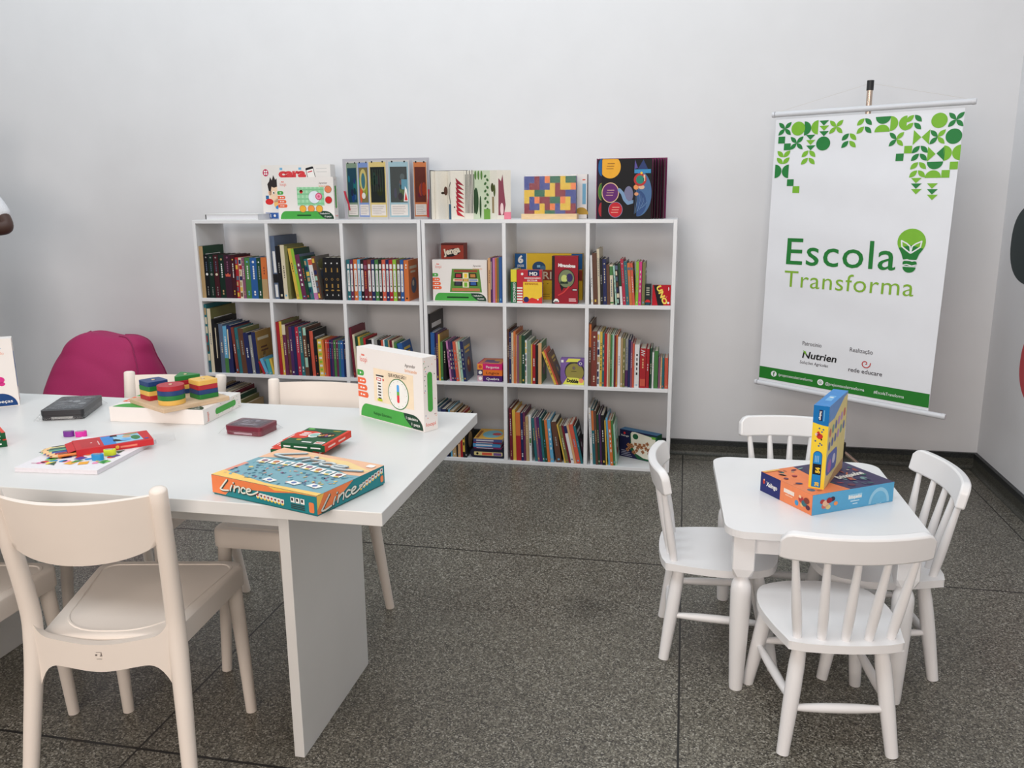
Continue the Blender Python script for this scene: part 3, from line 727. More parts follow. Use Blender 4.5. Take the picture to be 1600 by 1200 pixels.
BOOKS = {
 'A00': [
  ('tan','plain','dkgreen',1,22.2,277,0),('coal','motif','',23.8,27.5,232,0),('dgreen','motif','',51.8,27.7,231,0),
  ('dwine','motif','',80.2,29.3,231,0),('dgreen','title','',110.1,32.6,231,0),('dplum','fire','',143.3,39.1,232,0),
  ('dwine','title','dwine',183.1,22.5,230,0),('red','mixed','',206.1,19.1,218,0),('cream','mixed','',225.9,19.1,217,0),
  ('mauve','title','',245.6,16.4,217,0),('green','title','',262.7,30.5,217,0),('blue','title','',293.8,38.6,217,0),
  ('dkgreen','title','',333,24.8,216,0),('orange','half','',358.4,32.6,219,0),],
 'A01': [
  ('slate','bw','',11.3,24.8,332,1.8),('black','plain','',36.7,26.6,278,1.8),('cream','plain','olive',63.9,22.9,285,1.8),
  ('olive','plain','',87.4,17.7,280,1.8),('yellow','plain','',133.7,17.6,269,7.8),('lime','plain','dkgreen',152.1,16.1,268,7.8),
  ('plum','bars','slate',169,24.9,237,7.8),('dkgreen','plain','',194.7,16.8,227,7.8),('teal','mixed','',212.3,21.9,214,7.8),
  ('white','redtop','',235,24,217,7.8),('brown','mixed','comic',259.8,21.1,228,7.8),],
 'A02': [
  ('teal','diary','',6,19,211,0),('plum','diary','',25.5,15.9,211,0),('orange','diary','',42.1,21.9,212,0),('skyblue','diary','',64.6,15.9,212,0),
  ('black','diary','',81.1,18.8,212,0),('wine','speckle','',100.5,18.8,209,0),('rust','diary','',119.9,20.3,211,0),
  ('navy','diary','',140.8,18.7,211,0),('green','diary','',160.1,20.2,211,0),('black','diary','',180.9,18.7,212,0),
  ('coral','diary','',200.2,20.1,212,0),('navy','diary','',220.9,17.1,212,0),('red','diary','',238.7,20.1,212,0),('lime','diary','',259.3,18.6,212,0),
  ('brown','diary','',278.5,20,212,0),('blue','diary','',299.1,18.5,212,0),('orange','diaryend','',318.1,24.9,210,0),],
 'A10': [
  ('teal','mixed','',1,14.3,378,0),('cream','plain','olive',15.9,20.1,355,0),('black','plain','',36.5,17.5,297,0),
  ('black','stripe','',54.7,20.9,273,0),('slate','plain','',76.1,25,271,0),('skyblue','greenbase','',101.7,22,260,0),
  ('navy','stripe','',124.3,26.9,265,0),('rust','plain','',167.1,15.7,255,3.4),('teal','plain','',183.4,19.8,253,3.4),
  ('brown','plain','olive',203.9,30.9,248,3.4),('navy','plain','',235.4,28,226,3.4),('grey','plain','',264,17.2,213,3.4),
  ('navy','plain','gold',281.9,22.5,231,3.4),('red','plain','',327.6,12.2,73,21.5),('skyblue','plain','',341.4,17.5,90,21.5),
  ('turquoise','plain','',360.8,21.1,86,11.6),('yellow','plain','',383,12.6,88,11.6),],
 'A11': [
  ('red','plain','',9,18.3,290,1.6),('yellow','plain','olive',27.9,13.9,293,1.6),('plum','creamtop','',42.4,19.7,277,1.6),
  ('brown','plain','',62.7,17.5,268,1.6),('purple','plain','',80.8,17.5,265,1.6),('navy','plain','',98.9,16.7,268,1.6),
  ('crimson','title','',116.2,19.6,264,1.6),('teal','title','',138.9,18.8,265,2.1),('brown','mintbits','',158.4,23.1,263,2.1),
  ('black','plain','',182.1,16.6,249,2.1),('coral','plain','black',199.3,19.8,245,2.1),('black','plain','',219.7,19,203,2.1),
  ('yellow','dots','',239.3,26.5,200,2.1),('orange','plain','',266.5,11.5,199,2.1),('coral','dot','',278.5,11.4,199,0),
  ('red','dot','',290.6,10.7,198,0),('navy','dot','',301.9,11.4,198,0),('purple','dot','',313.9,10.7,197,0),('green','dot','',325.2,13.5,197,0),
  ('plum','dot','',339.3,12.8,197,0),('teal','dot','',352.7,12.1,197,0),('blue','dot','',365.4,17,197,0),('navy','dot','',383,13.8,196,0),],
 'A12': [
  ('wine','plain','',17.9,13.6,269,3.6),('cream','plain','',32.2,12.2,232,3.6),('dkgreen','plain','',45,15,222,3.6),
  ('yellow','plain','',60.7,11.9,220,3.6),('green','plain','',73.2,17.5,217,3.6),('red','plain','',91.4,13,215,3.6),
  ('black','plain','',105,33.8,206,3.6),('white','plain','',141.9,11.5,211,4.3),('grey','plain','',154,16.8,207,4.3),
  ('black','plain','',171.5,18.5,207,4.3),('coral','plain','',190.7,12.3,206,4.3),('white','plain','',203.6,8.4,209,4.3),
  ('teal','plain','',212.6,18.4,208,4.3),('tan','plain','',231.7,7.3,208,4.3),('wine','plain','',240.5,12.8,206,4.5),
  ('cream','plain','',253.9,9.5,205,4.5),('green','plain','',264,15,196,4.5),('blue','plain','',307.2,27.7,194,12.7),],
 'A20': [
  ('tan','plain','',1,19.9,318,0),('navy','plain','',21.5,16.1,312,0),('navy','plain','',54.6,16.1,312,0),('cream','plain','',73.1,14.8,311,0),
  ('grey','plain','',89.2,14.8,311,0),('cream','plain','',105.2,13.6,310,0),('wine','plain','',121.2,19.7,307,0),
  ('dkgreen','plain','',142.1,23.3,287,0),('olive','plain','',166.7,18.4,263,0),('tan','plain','',190,19.6,240,0),],
 'B00': [
  ('peach','plain','',322.6,13.2,225,0),('purple','stripe','',336.3,10.1,225,0),('lilac','plain','',347,11.6,225,0),
  ('orange','plain','',359.2,8.5,225,0),('olive','plain','',368.4,9.1,225,0),('blue','plain','',378.1,15.5,229,0),],
 'B02': [
  ('white','plain','',10.3,10.7,242,2.2),('brown','plain','black',21.6,22,253,2.2),('cream','plain','',44.3,11.9,273,2.2),
  ('black','whitebits','',56.8,13.7,226,2.2),('navy','title','',71,17.8,223,2.2),('brown','plain','',89.4,15.4,197,2.2),
  ('cream','greentop','',105.4,15.6,196,2.2),('mint','bars','',130.2,8.3,192,4.7),('black','mixed','',139.1,15.3,203,4.7),
  ('dkgreen','halfw','',155,11.8,203,4.7),('crimson','title','',167.4,14.7,224,4.7),('teal','title','',182.8,16.1,213,4.7),
  ('orange','band','',199.6,13.8,205,4.7),('coral','band','',214,12.3,205,4.7),('lime','bars','',226.9,14,212,0),('pink','bars','',241.7,14,212,0),
  ('olive','plain','',257.8,14.6,209,0),],
 'B10': [
  ('black','plain','black',1,9,350,0),('blue','plain','',11.1,20.4,254,0),('navy','plain','',32.3,4.9,253,0),('purple','plain','',38,11.4,251,0),
  ('yellow','plain','gold',50.2,9.8,245,0),('green','plain','',60.8,13,206,0),('black','plain','',75.5,15.4,206,0),
  ('lilac','bars','',110.3,9.7,211,5.2),('purple','bars','',120.7,13,210,5.2),('navy','bars','',134.3,11.3,210,5.2),
  ('coral','bars','',146.3,15.4,209,5.2),('cream','plain','',162.3,9.7,209,5.2),('mint','bars','',172.6,11.3,209,5.2),
  ('navy','bars','slate',184.6,16.5,211,5.2),],
 'B11': [
  ('brown','plain','',1,8.4,281,0),('navy','title','',10,11.1,266,0),('cream','plain','',21.8,10.8,263,0),('orange','plain','',33.2,11.4,271,0),
  ('peach','plain','',45.2,5,253,0),('mauve','plain','',50.9,9.8,249,0),('olive','plain','',61.2,12.8,249,0),('dkgreen','plain','',74.6,18.8,251,0),
  ('white','mixed','',94,9.7,226,0),('sage','plain','',104.3,19.4,225,0),('yellow','plain','',124.3,6.3,206,0),
  ('red','whitebits','',131.2,15.4,205,0),('black','plain','',147.2,13.3,203,0),('peach','plain','green',161.5,17.3,214,0),
  ('yellow','bars','',245.3,11.9,180,21.4),('coral','plain','',258.7,7.9,190,21.4),('brown','plain','',267.8,13.2,172,21.4),],
 'B12': [
  ('brown','orangetop','',1,13.5,321,0),('rust','title','',15.1,28.3,281,0),('white','mixed','',44,12.7,279,0),('yellow','bars','',57.3,12,278,0),
  ('teal','bars','',69.9,9.9,271,0),('red','plain','',80.4,13.4,271,0),('cream','plain','',94.4,6.3,270,0),('tan','plain','',101.3,8.1,269,0),
  ('green','plain','',110,8.8,265,0),('mint','plain','',119.4,9.1,266,0),('wine','plain','',129.1,8.1,264,0),('orange','plain','',137.8,8.1,264,0),
  ('white','plain','',146.9,14,255,0),('tan','plain','',161.9,9.8,248,0),('olive','bars','',172.6,11.2,247,0),
  ('grey','purplebase','',184.7,13.3,243,0),('navy','plain','',199,11.1,243,0),('mauve','plain','',211.1,8.4,233,0),
  ('coral','plain','',220.3,9.7,224,0),('white','bars','',231,22.9,219,0),('red','wave','',257.2,29.8,201,0),('red','plain','',288.4,15.2,199,0),
  ('dkgreen','plain','',306.7,10,203,0),('white','plain','',317.6,8.6,181,0),('green','plain','',327.8,18.6,189,0),
  ('mauve','plain','',348.9,10,157,0),('peach','plain','',359.5,6.9,156,0),('teal','plain','',367.2,10.3,157,0),
  ('coral','plain','',381.4,16.8,156,1.2),],
 'B20': [
  ('teal','plain','',32,17.8,275,2.2),('slate','plain','',50.6,14.9,269,2.2),('navy','plain','',66.9,26.3,261,2.2),
  ('black','plain','',93.9,9.2,260,2.2),('skyblue','plain','',104.9,8.9,260,2.2),('tan','bars','',115.5,21.6,254,2.2),
  ('black','plain','',138.5,7.1,244,2.2),('peach','bars','',146.3,13.4,241,0.7),('red','plain','',160.4,11.3,235,0.7),
  ('yellow','blackbits','',172.4,12,221,0.7),('black','plain','',185,9.1,218,0.7),],
 'B21': [
  ('wine','title','',12.2,14.9,281,1.4),('yellow','plain','',28.3,16.7,273,1.4),('orange','redbase','',46.2,25.1,260,1.4),
  ('navy','whitebits','',72.9,12,258,1.4),('plum','plain','',85.7,12,263,1.4),('tan','plain','',98.5,15.5,241,1.4),
  ('white','greenbits','',115.5,12.7,248,1.4),('teal','plain','',144.8,14.8,233,5.4),('mauve','plain','',160.3,11.2,234,5.4),
  ('purple','plain','',172.1,13.3,240,5.4),('teal','plain','',186.1,11.9,237,5.4),('dkgreen','plain','',198.7,13.3,225,5.4),
  ('orange','plain','',212.6,14,227,5.4),('skyblue','bars','',227.3,17.4,228,5.4),('brown','plain','black',256.5,29.2,218,8.3),
  ('yellow','plain','',300.1,6.9,208,12),('olive','plain','',307.8,14.6,200,12),('wine','plain','',323.3,11.1,204,12),
  ('white','bluetop','',335.3,15.2,203,12),('peach','plain','',351.4,11.1,207,12),('coral','plain','',363.4,20.7,211,12),
  ('teal','plain','black',385.1,12.4,204,12),],
 'B22': [
  ('white','title','',17.1,12.9,300,3.1),('teal','orangetop','',30.6,14.4,292,3.1),('brown','plain','',45.6,11.5,286,3.1),
  ('dkgreen','plain','',57.7,10.7,267,3.1),('purple','plain','',69,9.3,268,3.1),('black','plain','',79,17.9,265,3.1),
  ('yellow','plain','',97.4,7.1,237,3.1),('skyblue','plain','',110.8,9.3,252,4.4),('orange','bars','',120.7,15,238,4.4),
  ('green','plain','',136.3,9.2,239,4.4),('mint','plain','',146.2,7.8,217,4.4),],
}
PAL = {'black': (28, 28, 32), 'white': (228, 228, 228), 'cream': (222, 208, 176), 'tan': (190, 155, 105), 'brown': (105, 65, 48), 'rust': (135, 58, 48), 'wine': (120, 28, 48), 'red': (188, 32, 40), 'crimson': (198, 38, 68), 'orange': (224, 112, 48), 'peach': (226, 168, 112), 'yellow': (230, 188, 62), 'lime': (146, 200, 48), 'green': (70, 132, 66), 'dkgreen': (28, 74, 50), 'sage': (125, 152, 130), 'mint': (160, 208, 186), 'teal': (36, 112, 122), 'turquoise': (60, 170, 180), 'skyblue': (90, 172, 216), 'blue': (36, 92, 168), 'navy': (34, 42, 96), 'slate': (88, 104, 132), 'purple': (82, 38, 98), 'plum': (110, 40, 80), 'pink': (226, 46, 134), 'lilac': (196, 116, 172), 'olive': (126, 124, 68), 'grey': (150, 150, 146), 'coral': (222, 86, 62), 'mauve': (140, 80, 112)}

# ------------------------------------------------------------------ books
# per cell (bookcase A left / B right, column, row): colour, spine style, cover colour, offset from the cell's left side (mm),
# thickness (mm), height (mm), lean to the left (degrees)
PAL.update(dwine=(70, 22, 32), dgreen=(18, 46, 36), dplum=(62, 26, 46), coal=(16, 20, 24), comic=(120, 112, 104), gold=(176, 132, 60))
WORD = dict(dwine='maroon', dgreen='dark green', dplum='aubergine', coal='black', dkgreen='dark green', skyblue='sky blue', navy='navy', slate='slate blue', tan='tan', rust='rust', crimson='crimson', lilac='lilac', cream='cream')
def pal(c):
    v = PAL[c]; g = sum(v) / 3
    return tuple(min(240, (x * 0.84 + g * 0.16) * 0.95 + 1) for x in v)
def pm(c, rough=0.42): return mat(pal(c), rough, 'ink')
PAGES = mat((214, 206, 190), 0.85, 'paper')
PAGE_MESH = {}
def spine_marks(m, F, t, h, col, st, r):
    light = pm(r.choice(['white', 'cream', 'grey'])) if sum(PAL[col]) < 480 else pm(r.choice(['brown', 'black', 'slate']))
    alt = pm(r.choice(['cream', 'yellow', 'skyblue', 'coral', 'white', 'tan']))
    c = t / 2
    def bar(y, hh, w=0.34, mm=None):
        # a run of small letter-sized marks
        n = max(1, int(hh * h / .011))
        for k in range(n): m.rect(F, c - t * w * .42, (y + hh * k / n) * h, t * w * .84, hh * h / n * r.choice([.55, .7, .8]), mm or light, 1)
    if st == 'motif':
        m.disc(F, c, .94 * h, t * .16, pm('grey'), 1, seg=10); bar(.62, .24, .22, pm('slate')); m.disc(F, c, .55 * h, t * .26, light, 1, ry=.022 * h + .002, seg=10); bar(.06, .22, .16, pm('grey'))
    elif st == 'fire':
        m.disc(F, c, .94 * h, t * .14, pm('mauve'), 1, seg=10); bar(.62, .24, .22, pm('mauve'))
        m.art(F, [(c - t * .36, .50 * h), (c + t * .36, .50 * h), (c + t * .38, .57 * h), (c + t * .2, .545 * h), (c, .59 * h), (c - t * .2, .545 * h), (c - t * .38, .57 * h)], pm('coral'), 1)
    elif st == 'title': bar(.48, .34, .26); bar(.08, .12, .3, alt); m.disc(F, c, .9 * h, t * .18, alt, 1, seg=8)
    elif st == 'bars':
        for k in range(5): bar(.30 + k * .11, .08, .30 if k % 2 else .42)
        bar(.05, .05, .4, alt)
    elif st == 'mixed':
        for k in range(7): m.rect(F, t * .08, (.04 + k * .135) * h, t * r.uniform(.4, .84), .10 * h, pm(r.choice(['cream', 'red', 'slate', 'tan', 'navy', 'mint', 'yellow', 'brown'])), 1)
    elif st == 'bw':
        m.rect(F, t * .3, .42 * h, t * .6, .34 * h, pm('white'), 1); m.rect(F, 0, .26 * h, t, .14 * h, pm('black'), 1); m.rect(F, t * .2, .03 * h, t * .6, .20 * h, pm('white'), 1)
    elif st in ('diary', 'diaryend', 'speckle'):
        if st == 'diary':
            m.rrect(F, t * .2, .78 * h, t * .6, .115 * h, t * .12, pm('white'), 1); m.rrect(F, t * .18, .22 * h, t * .64, .53 * h, t * .3, pm('white'), 1)
            bar(.42, .27, .16, pm('grey')); m.disc(F, c, .36 * h, t * .2, pm(r.choice(['green', 'black', 'grey', 'slate'])), 2, seg=8); m.disc(F, c, .09 * h, t * .26, pm('white'), 1, seg=10)
        elif st == 'speckle':
            m.rect(F, t * .1, .78 * h, t * .8, .1 * h, pm('mauve'), 1); bar(.30, .44, .4, pm('orange')); m.disc(F, c, .09 * h, t * .26, pm('white'), 1, seg=10)
        else: bar(.80, .12, .3, pm('white')); m.disc(F, c, .07 * h, t * .2, pm('black'), 1, seg=8)
    elif st == 'dots':
        for k in range(9): m.rect(F, t * .2, (.05 + .105 * k) * h, t * .6, .055 * h, pm('lime' if k % 2 else 'white'), 1)
    elif st == 'dot': m.disc(F, c, .93 * h, t * .22, pm('white'), 1, seg=8); bar(.5, .3, .2, alt)
    elif st == 'half': m.rect(F, 0, 0, t, .48 * h, pm('tan'), 1); bar(.6, .2, .25, pm('rust'))
    elif st == 'stripe': m.rect(F, t * .1, .3 * h, t * .25, .62 * h, pm('cream'), 1)
    elif st == 'greenbase': m.rect(F, 0, 0, t, .32 * h, pm('green'), 1); bar(.4, .4, .4, pm('white'))
    elif st == 'redtop': m.rect(F, t * .05, .84 * h, t * .9, .13 * h, pm('coral'), 1); m.rect(F, 0, 0, t, .16 * h, pm('lilac'), 1); bar(.3, .4, .3, pm('grey'))
    elif st == 'creamtop': m.rect(F, 0, .80 * h, t, .2 * h, pm('cream'), 1); bar(.4, .25, .3)
    elif st == 'mintbits': m.rect(F, t * .3, .84 * h, t * .7, .16 * h, pm('mint'), 1); bar(.42, .34, .4, pm('cream')); m.rect(F, t * .2, .18 * h, t * .7, .2 * h, pm('mint'), 1)
    elif st == 'whitebits': bar(.45, .22, .4); bar(.08, .1, .6)
    elif st == 'greentop': m.rect(F, 0, .74 * h, t, .22 * h, pm('green'), 1); bar(.2, .45, .3, pm('slate')); m.rect(F, 0, .03 * h, t, .04 * h, pm('green'), 1)
    elif st == 'halfw': m.rect(F, 0, .0, t, .45 * h, pm('white'), 1)
    elif st == 'band': m.rect(F, t * .1, .84 * h, t * .8, .06 * h, pm('slate'), 1); bar(.3, .4, .24)
    elif st == 'orangetop': m.rect(F, t * .1, .62 * h, t * .8, .36 * h, pm('orange'), 1); bar(.38, .2, .3, pm('white'))
    elif st == 'purplebase': m.rect(F, 0, .02 * h, t, .34 * h, pm('purple'), 1); bar(.5, .35, .3, pm('slate'))
    elif st == 'wave':
        F2 = F
        pts = [(t * .15, .96 * h), (t * .8, .93 * h), (t * .2, .90 * h), (t * .8, .87 * h), (t * .2, .84 * h), (t * .7, .81 * h)]
        m.stroke(F2, pts, t * .09, pm('white'), 1); bar(.50, .26, .30, pm('peach')); m.rect(F, t * .08, .05 * h, t * .84, .18 * h, pm('coral'), 1)
    elif st == 'redbase': m.rect(F, 0, 0, t, .52 * h, pm('red'), 1)
    elif st == 'greenbits':
        bar(.34, .34, .35, pm('black')); m.rect(F, t * .2, .40 * h, t * .7, .1 * h, pm('green'), 2)
    elif st == 'bluetop': m.rect(F, 0, .8 * h, t, .2 * h, pm('navy'), 1); m.disc(F, c, .10 * h, t * .3, pm('slate'), 1, seg=10)
    elif st == 'blackbits':
        for k in range(4): m.rect(F, t * .2, (.3 + .15 * k) * h, t * .6, .08 * h, pm('black'), 1)
        m.rect(F, 0, 0, t, .14 * h, pm('black'), 1)
    else:
        if r.random() < .6: bar(r.uniform(.35, .55), r.uniform(.18, .34), .26, alt if r.random() < .4 else None)
        if r.random() < .4: bar(.05, .06, .45, alt)
def cover_art(m, F, w, h, col, cov, r):
    """a title block and a simple picture patch on the right-hand cover"""
    a = pm(r.choice(['cream', 'white', 'yellow', 'tan']))
    b = pm(r.choice(['tan', 'slate', 'rust', 'sage', 'mauve', 'brown']))
    m.rect(F, w * .12, h * .78, w * .7, h * .07, a, 1); m.rect(F, w * .2, h * .68, w * .5, h * .05, a, 1)
    m.disc(F, w * .5, h * .36, w * .27, b, 1, ry=h * .20, seg=16); m.disc(F, w * .44, h * .42, w * .1, a, 2, seg=10)
    if cov == 'comic':
        m.disc(F, w * .45, h * .80, w * .34, pm('olive'), 2, ry=h * .12, seg=12); m.disc(F, w * .5, h * .55, w * .3, pm('slate'), 2, ry=h * .14, seg=14); m.rect(F, w * .15, h * .06, w * .7, h * .12, pm('wine'), 2)
    if cov == 'gold': m.rect(F, w * .16, h * .18, w * .7, h * .6, pm('gold'), 2); m.rect(F, w * .26, h * .58, w * .4, h * .04, pm('brown'), 3); m.rect(F, w * .26, h * .5, w * .46, h * .04, pm('brown'), 3)
ROWN = ('top row', 'middle row', 'bottom row'); COLN = ('left cube', 'centre cube', 'right cube'); UNIT = {'A': 'left bookcase', 'B': 'right bookcase'}
ORD = 'first second third fourth fifth sixth seventh eighth ninth tenth eleventh twelfth thirteenth fourteenth fifteenth sixteenth seventeenth eighteenth nineteenth twentieth'.split()
def word(c): return WORD.get(c, c)
def make_book(t, h, d, col, st, cov, r):
    m = MB(); cb = min(.0022, t * .22)
    C1 = pm(col); C2 = pm(cov) if cov else C1
    hard = t > .009
    m.box(0, t, 0, cb, 0, h, C1)                                     # spine
    m.box(0, cb, cb, d, 0, h, C2); m.box(t - cb, t, cb, d, 0, h, C2)   # boards
    spine_marks(m, Frame((0, 0, 0), (1, 0, 0), (0, 0, 1)), t, h, col, st, r)
    cover_art(m, Frame((t, 0, 0), (0, 1, 0), (0, 0, 1)), d, h, col, cov, r)
    o = bpy.data.objects.new('book', None); COL.objects.link(o); o.empty_display_size = .02
    m.build('cover', o)
    s = .003 if hard else .0006
    MB().box(cb, t - cb, cb, d - s, s, h - s, PAGES).build('pages', o)
    return o
for key, L in BOOKS.items():
    u, rw, c = key[0], int(key[1]), int(key[2])
    x0 = BX[u] + BT + c * BC; zs = (2 - rw) * BR_ + BT
    where = '%s %s %s' % (UNIT[u], ROWN[rw], COLN[c])
    r = random.Random('books' + key)
    names = []
    for i, (col, st, cov, off, t, h, lean) in enumerate(L):
        size = 'thick' if t >= 27 else 'slim' if t < 15 else ''
        names.append((size + ' ' + word(col)).strip())
    labs = []
    for i, nme in enumerate(names):
        if len(L) == 1: labs.append('%s book in the %s' % (nme, where))
        elif i == 0: labs.append('%s book at the left end, %s' % (nme, where))
        elif i == len(L) - 1: labs.append('%s book at the right end, %s' % (nme, where))
        else: labs.append('%s book between %s and %s ones, %s' % (nme, word(L[i - 1][0]), word(L[i + 1][0]), where))
    for i, (col, st, cov, off, t, h, lean) in enumerate(L):
        lab = labs[i]
        if labs.count(lab) > 1: lab = '%s book, %s from the left, %s' % (names[i], ORD[i] if i < 20 else 'number %d' % (i + 1), where)
        t, h = t / 1000 - .0003, h / 1000
        d = min(.27, max(.12, h * r.uniform(.70, .82)))
        o = make_book(t, h, d, col, st, cov, r)
        a = -R(lean)
        o.location = (x0 + off / 1000, BF + .010 + r.uniform(0, .006), zs + t * math.sin(R(lean)) * 0 + .0002)
        o.rotation_euler = (0, a, 0)
        tag(o, lab, 'book', 'books in the ' + where)
# the boxed set of three black volumes
for k in range(3):
    t, h, d = .0318, .221, .15
    m = MB(); C1 = pm('black'); G = pm('gold'); F = Frame((0, 0, 0), (1, 0, 0), (0, 0, 1))
    m.box(0, t, 0, .002, 0, h, C1); m.box(0, .002, .002, d, 0, h, C1); m.box(t - .002, t, .002, d, 0, h, C1)
    m.disc(F, t / 2, .87 * h, t * .12, pm('white'), 1, seg=12)
    m.art(F, [(t * .38, .66 * h), (t * .62, .66 * h), (t * .58, .76 * h), (t * .42, .76 * h)], G, 1)
    m.ring(F, t / 2, .49 * h, t * .2, t * .06, G, 1, seg=16); m.rect(F, t * .38, .29 * h, t * .24, .09 * h, G, 1)
    m.disc(F, t / 2, .23 * h, t * .28, G, 1, ry=.004, seg=10); m.art(F, [(t * .4, .10 * h), (t * .6, .10 * h), (t * .5, .15 * h)], pm('white'), 1)
    o = bpy.data.objects.new('book', None); COL.objects.link(o); o.empty_display_size = .02
    m.build('cover', o); MB().box(.002, t - .002, .002, d - .002, .002, h - .002, PAGES).build('pages', o)
    o.location = (-3.352 + k * .0322, BF + .008, 2 * BR_ + BT + .0004)
    tag(o, ('left', 'middle', 'right')[k] + ' one of three matching black books with gold emblems, left bookcase top row', 'book', 'matching black volumes with gold emblems')

# ------------------------------------------------------------------ games and other things on top of the bookcases
BOXW = mat((232, 226, 222), 0.45, 'paint')
GRN, ORG, DKG = ink(72, 160, 70), ink(232, 104, 66), ink(28, 62, 44)
INKW, INKB, INKR, INKY = ink(236, 234, 230), ink(26, 26, 30), ink(206, 44, 46), ink(240, 200, 60)
LOOPI = ink(226, 92, 70)
BANNER_G = {'green': (GRN, DKG), 'blue': (ink(34, 92, 168), ink(24, 54, 112))}
def box_at(w, d, h): return lambda side: face(0, w, 0, d, 0, h, side)
def loopi_front(m, F, w, h, count, piece, mode, tone='green', pills=True):
    g, dk = BANNER_G[tone]
    m.text(F, 'loopi', w * .055, h * .80, w * .11, h * .075, LOOPI, 2, bold=-.006); m.art(F, [(w * .075, h * .885), (w * .13, h * .885), (w * .12, h * .91), (w * .10, h * .90), (w * .085, h * .915)], LOOPI, 2)
    m.text(F, 'Aprender', w * .745, h * .84, w * .15, h * .045, ink(96, 84, 80), 2); m.text(F, 'brincando', w * .745, h * .77, w * .17, h * .045, ink(226, 150, 90), 2)
    if pills:
        for k, y in enumerate((.595, .485, .385, .285)):
            m.rrect(F, 0, h * y, w * (.105, .135, .15, .165)[k], h * .082, h * .04, GRN if k == 0 else ORG, 1, (1, 1, 0, 0))
            m.disc(F, w * .05, h * (y + .041), h * .016, INKW, 2, seg=10); m.rect(F, w * .075, h * (y + .030), w * .035 if k else 0.001, h * .02, INKW, 2)
    pts = [(w * .03, h * .012)] + [(w * .03 + w * .10 * (1 - math.cos(R(a))), h * .012 + h * .19 * math.sin(R(a))) for a in range(10, 91, 10)] + [(w * .74, h * .202), (w * .76, h * .12), (w * .83, h * .012)]
    m.art(F, pts, g, 1)
    pts = [(w * .70, h * .203), (w * .72, h * .13), (w * .79, h * .05), (w * .84, h * .012), (w * .985, h * .012)] + [(w * .985 - w * .16 * (1 - math.cos(R(a))), h * .012 + h * .19 * math.sin(R(a))) for a in range(10, 91, 10)]
    m.art(F, pts, dk, 2)
    m.text(F, count, w * .74, h * .125, w * .17, h * .038, INKW, 3, bold=.01); m.text(F, piece, w * .82, h * .055, w * .12, h * .038, INKW, 3, bold=.01)
    if mode == 'clock':
        m.text(F, 'Relógio Educativo', w * .24, h * .075, w * .28, h * .04, ink(20, 60, 30), 3)
        m.rect(F, w * .26, h * .27, w * .60, h * .47, ink(238, 218, 190), 1)
        m.text(F, 'QUE HORAS SÃO ?', w * .49, h * .665, w * .27, h * .045, ink(60, 50, 46), 2, bold=.02)
        m.disc(F, w * .635, h * .44, w * .155, ink(60, 120, 64), 2, ry=h * .215); m.disc(F, w * .635, h * .44, w * .145, INKW, 3, ry=h * .201)
        for a in range(0, 360, 30): m.disc(F, w * .635 + w * .125 * math.cos(R(a)), h * .44 + h * .175 * math.sin(R(a)), h * .006, ink(170, 150, 140), 4, seg=6)
        m.rrect(F, w * .615, h * .475, w * .036, h * .095, h * .02, ink(80, 160, 226), 4, (0, 1, 1, 0)); m.rect(F, w * .615, h * .425, w * .036, h * .05, ink(100, 170, 70), 4); m.rrect(F, w * .615, h * .32, w * .036, h * .105, h * .02, ink(224, 60, 66), 4, (1, 0, 0, 1))
        m.rect(F, w * .31, h * .30, w * .085, h * .36, INKW, 2); m.rect(F, w * .30, h * .635, w * .12, h * .02, ink(60, 50, 46), 3); m.rect(F, w * .305, h * .575, w * .075, h * .04, INKR, 3); m.rect(F, w * .315, h * .583, w * .055, h * .022, INKW, 4); m.disc(F, w * .41, h * .595, h * .016, INKR, 3, seg=10)
        for k in range(6): m.rect(F, w * (.325 + .004 * (k % 2)), h * (.53 - .042 * k), w * .045, h * .018, ink(60, 50, 46), 4)
        m.rect(F, w * .312, h * .285, w * .075, h * .035, ink(190, 200, 50), 3)
    elif mode == 'circles':
        m.rect(F, w * .35, h * .93 * 0 + h * .33, w * .52 * .92, h * .44, ink(150, 206, 162), 1)
        for k in range(6): m.rect(F, w * (.36 + .075 * k), h * .33, w * .03, h * .44, ink(170, 218, 180), 2)
        for k in range(4): m.rect(F, w * .35, h * (.36 + .11 * k), w * .478, h * .04, ink(132, 196, 148), 3)
        m.disc(F, w * .655, h * .53, w * .105, ink(70, 80, 90), 4, ry=h * .15); m.disc(F, w * .655, h * .53, w * .102, ink(224, 232, 240), 5, ry=h * .146)
        m.disc(F, w * .735, h * .545, w * .06, ink(206, 70, 110), 6, ry=h * .085); m.disc(F, w * .735, h * .545, w * .045, ink(240, 150, 180), 7, ry=h * .064); m.disc(F, w * .735, h * .545, w * .02, ink(214, 90, 130), 8, ry=h * .03)
        m.disc(F, w * .425, h * .66, w * .028, INKR, 4, ry=h * .045); m.art(F, [(w * .39, h * .66), (w * .46, h * .66), (w * .425, h * .71)], INKR, 4)
        for cx_, cy_, c_ in ((.905, .71, (226, 130, 90)), (.905, .46, (206, 40, 46)), (.44, .255, (232, 172, 60)), (.59, .255, (236, 150, 70)), (.735, .255, (232, 172, 60))):
            m.disc(F, w * cx_, h * cy_, w * .062, ink(150, 110, 80), 4, ry=h * .088, a0=-50 if cx_ == .59 else 0, a1=230 if cx_ == .59 else 360); m.disc(F, w * cx_, h * cy_, w * .055, ink(*c_), 5, ry=h * .078, a0=-50 if cx_ == .59 else 0, a1=230 if cx_ == .59 else 360)
        m.rect(F, w * .33, h * .085, w * .25, h * .03, ink(20, 60, 30), 3)
    elif mode == 'board':
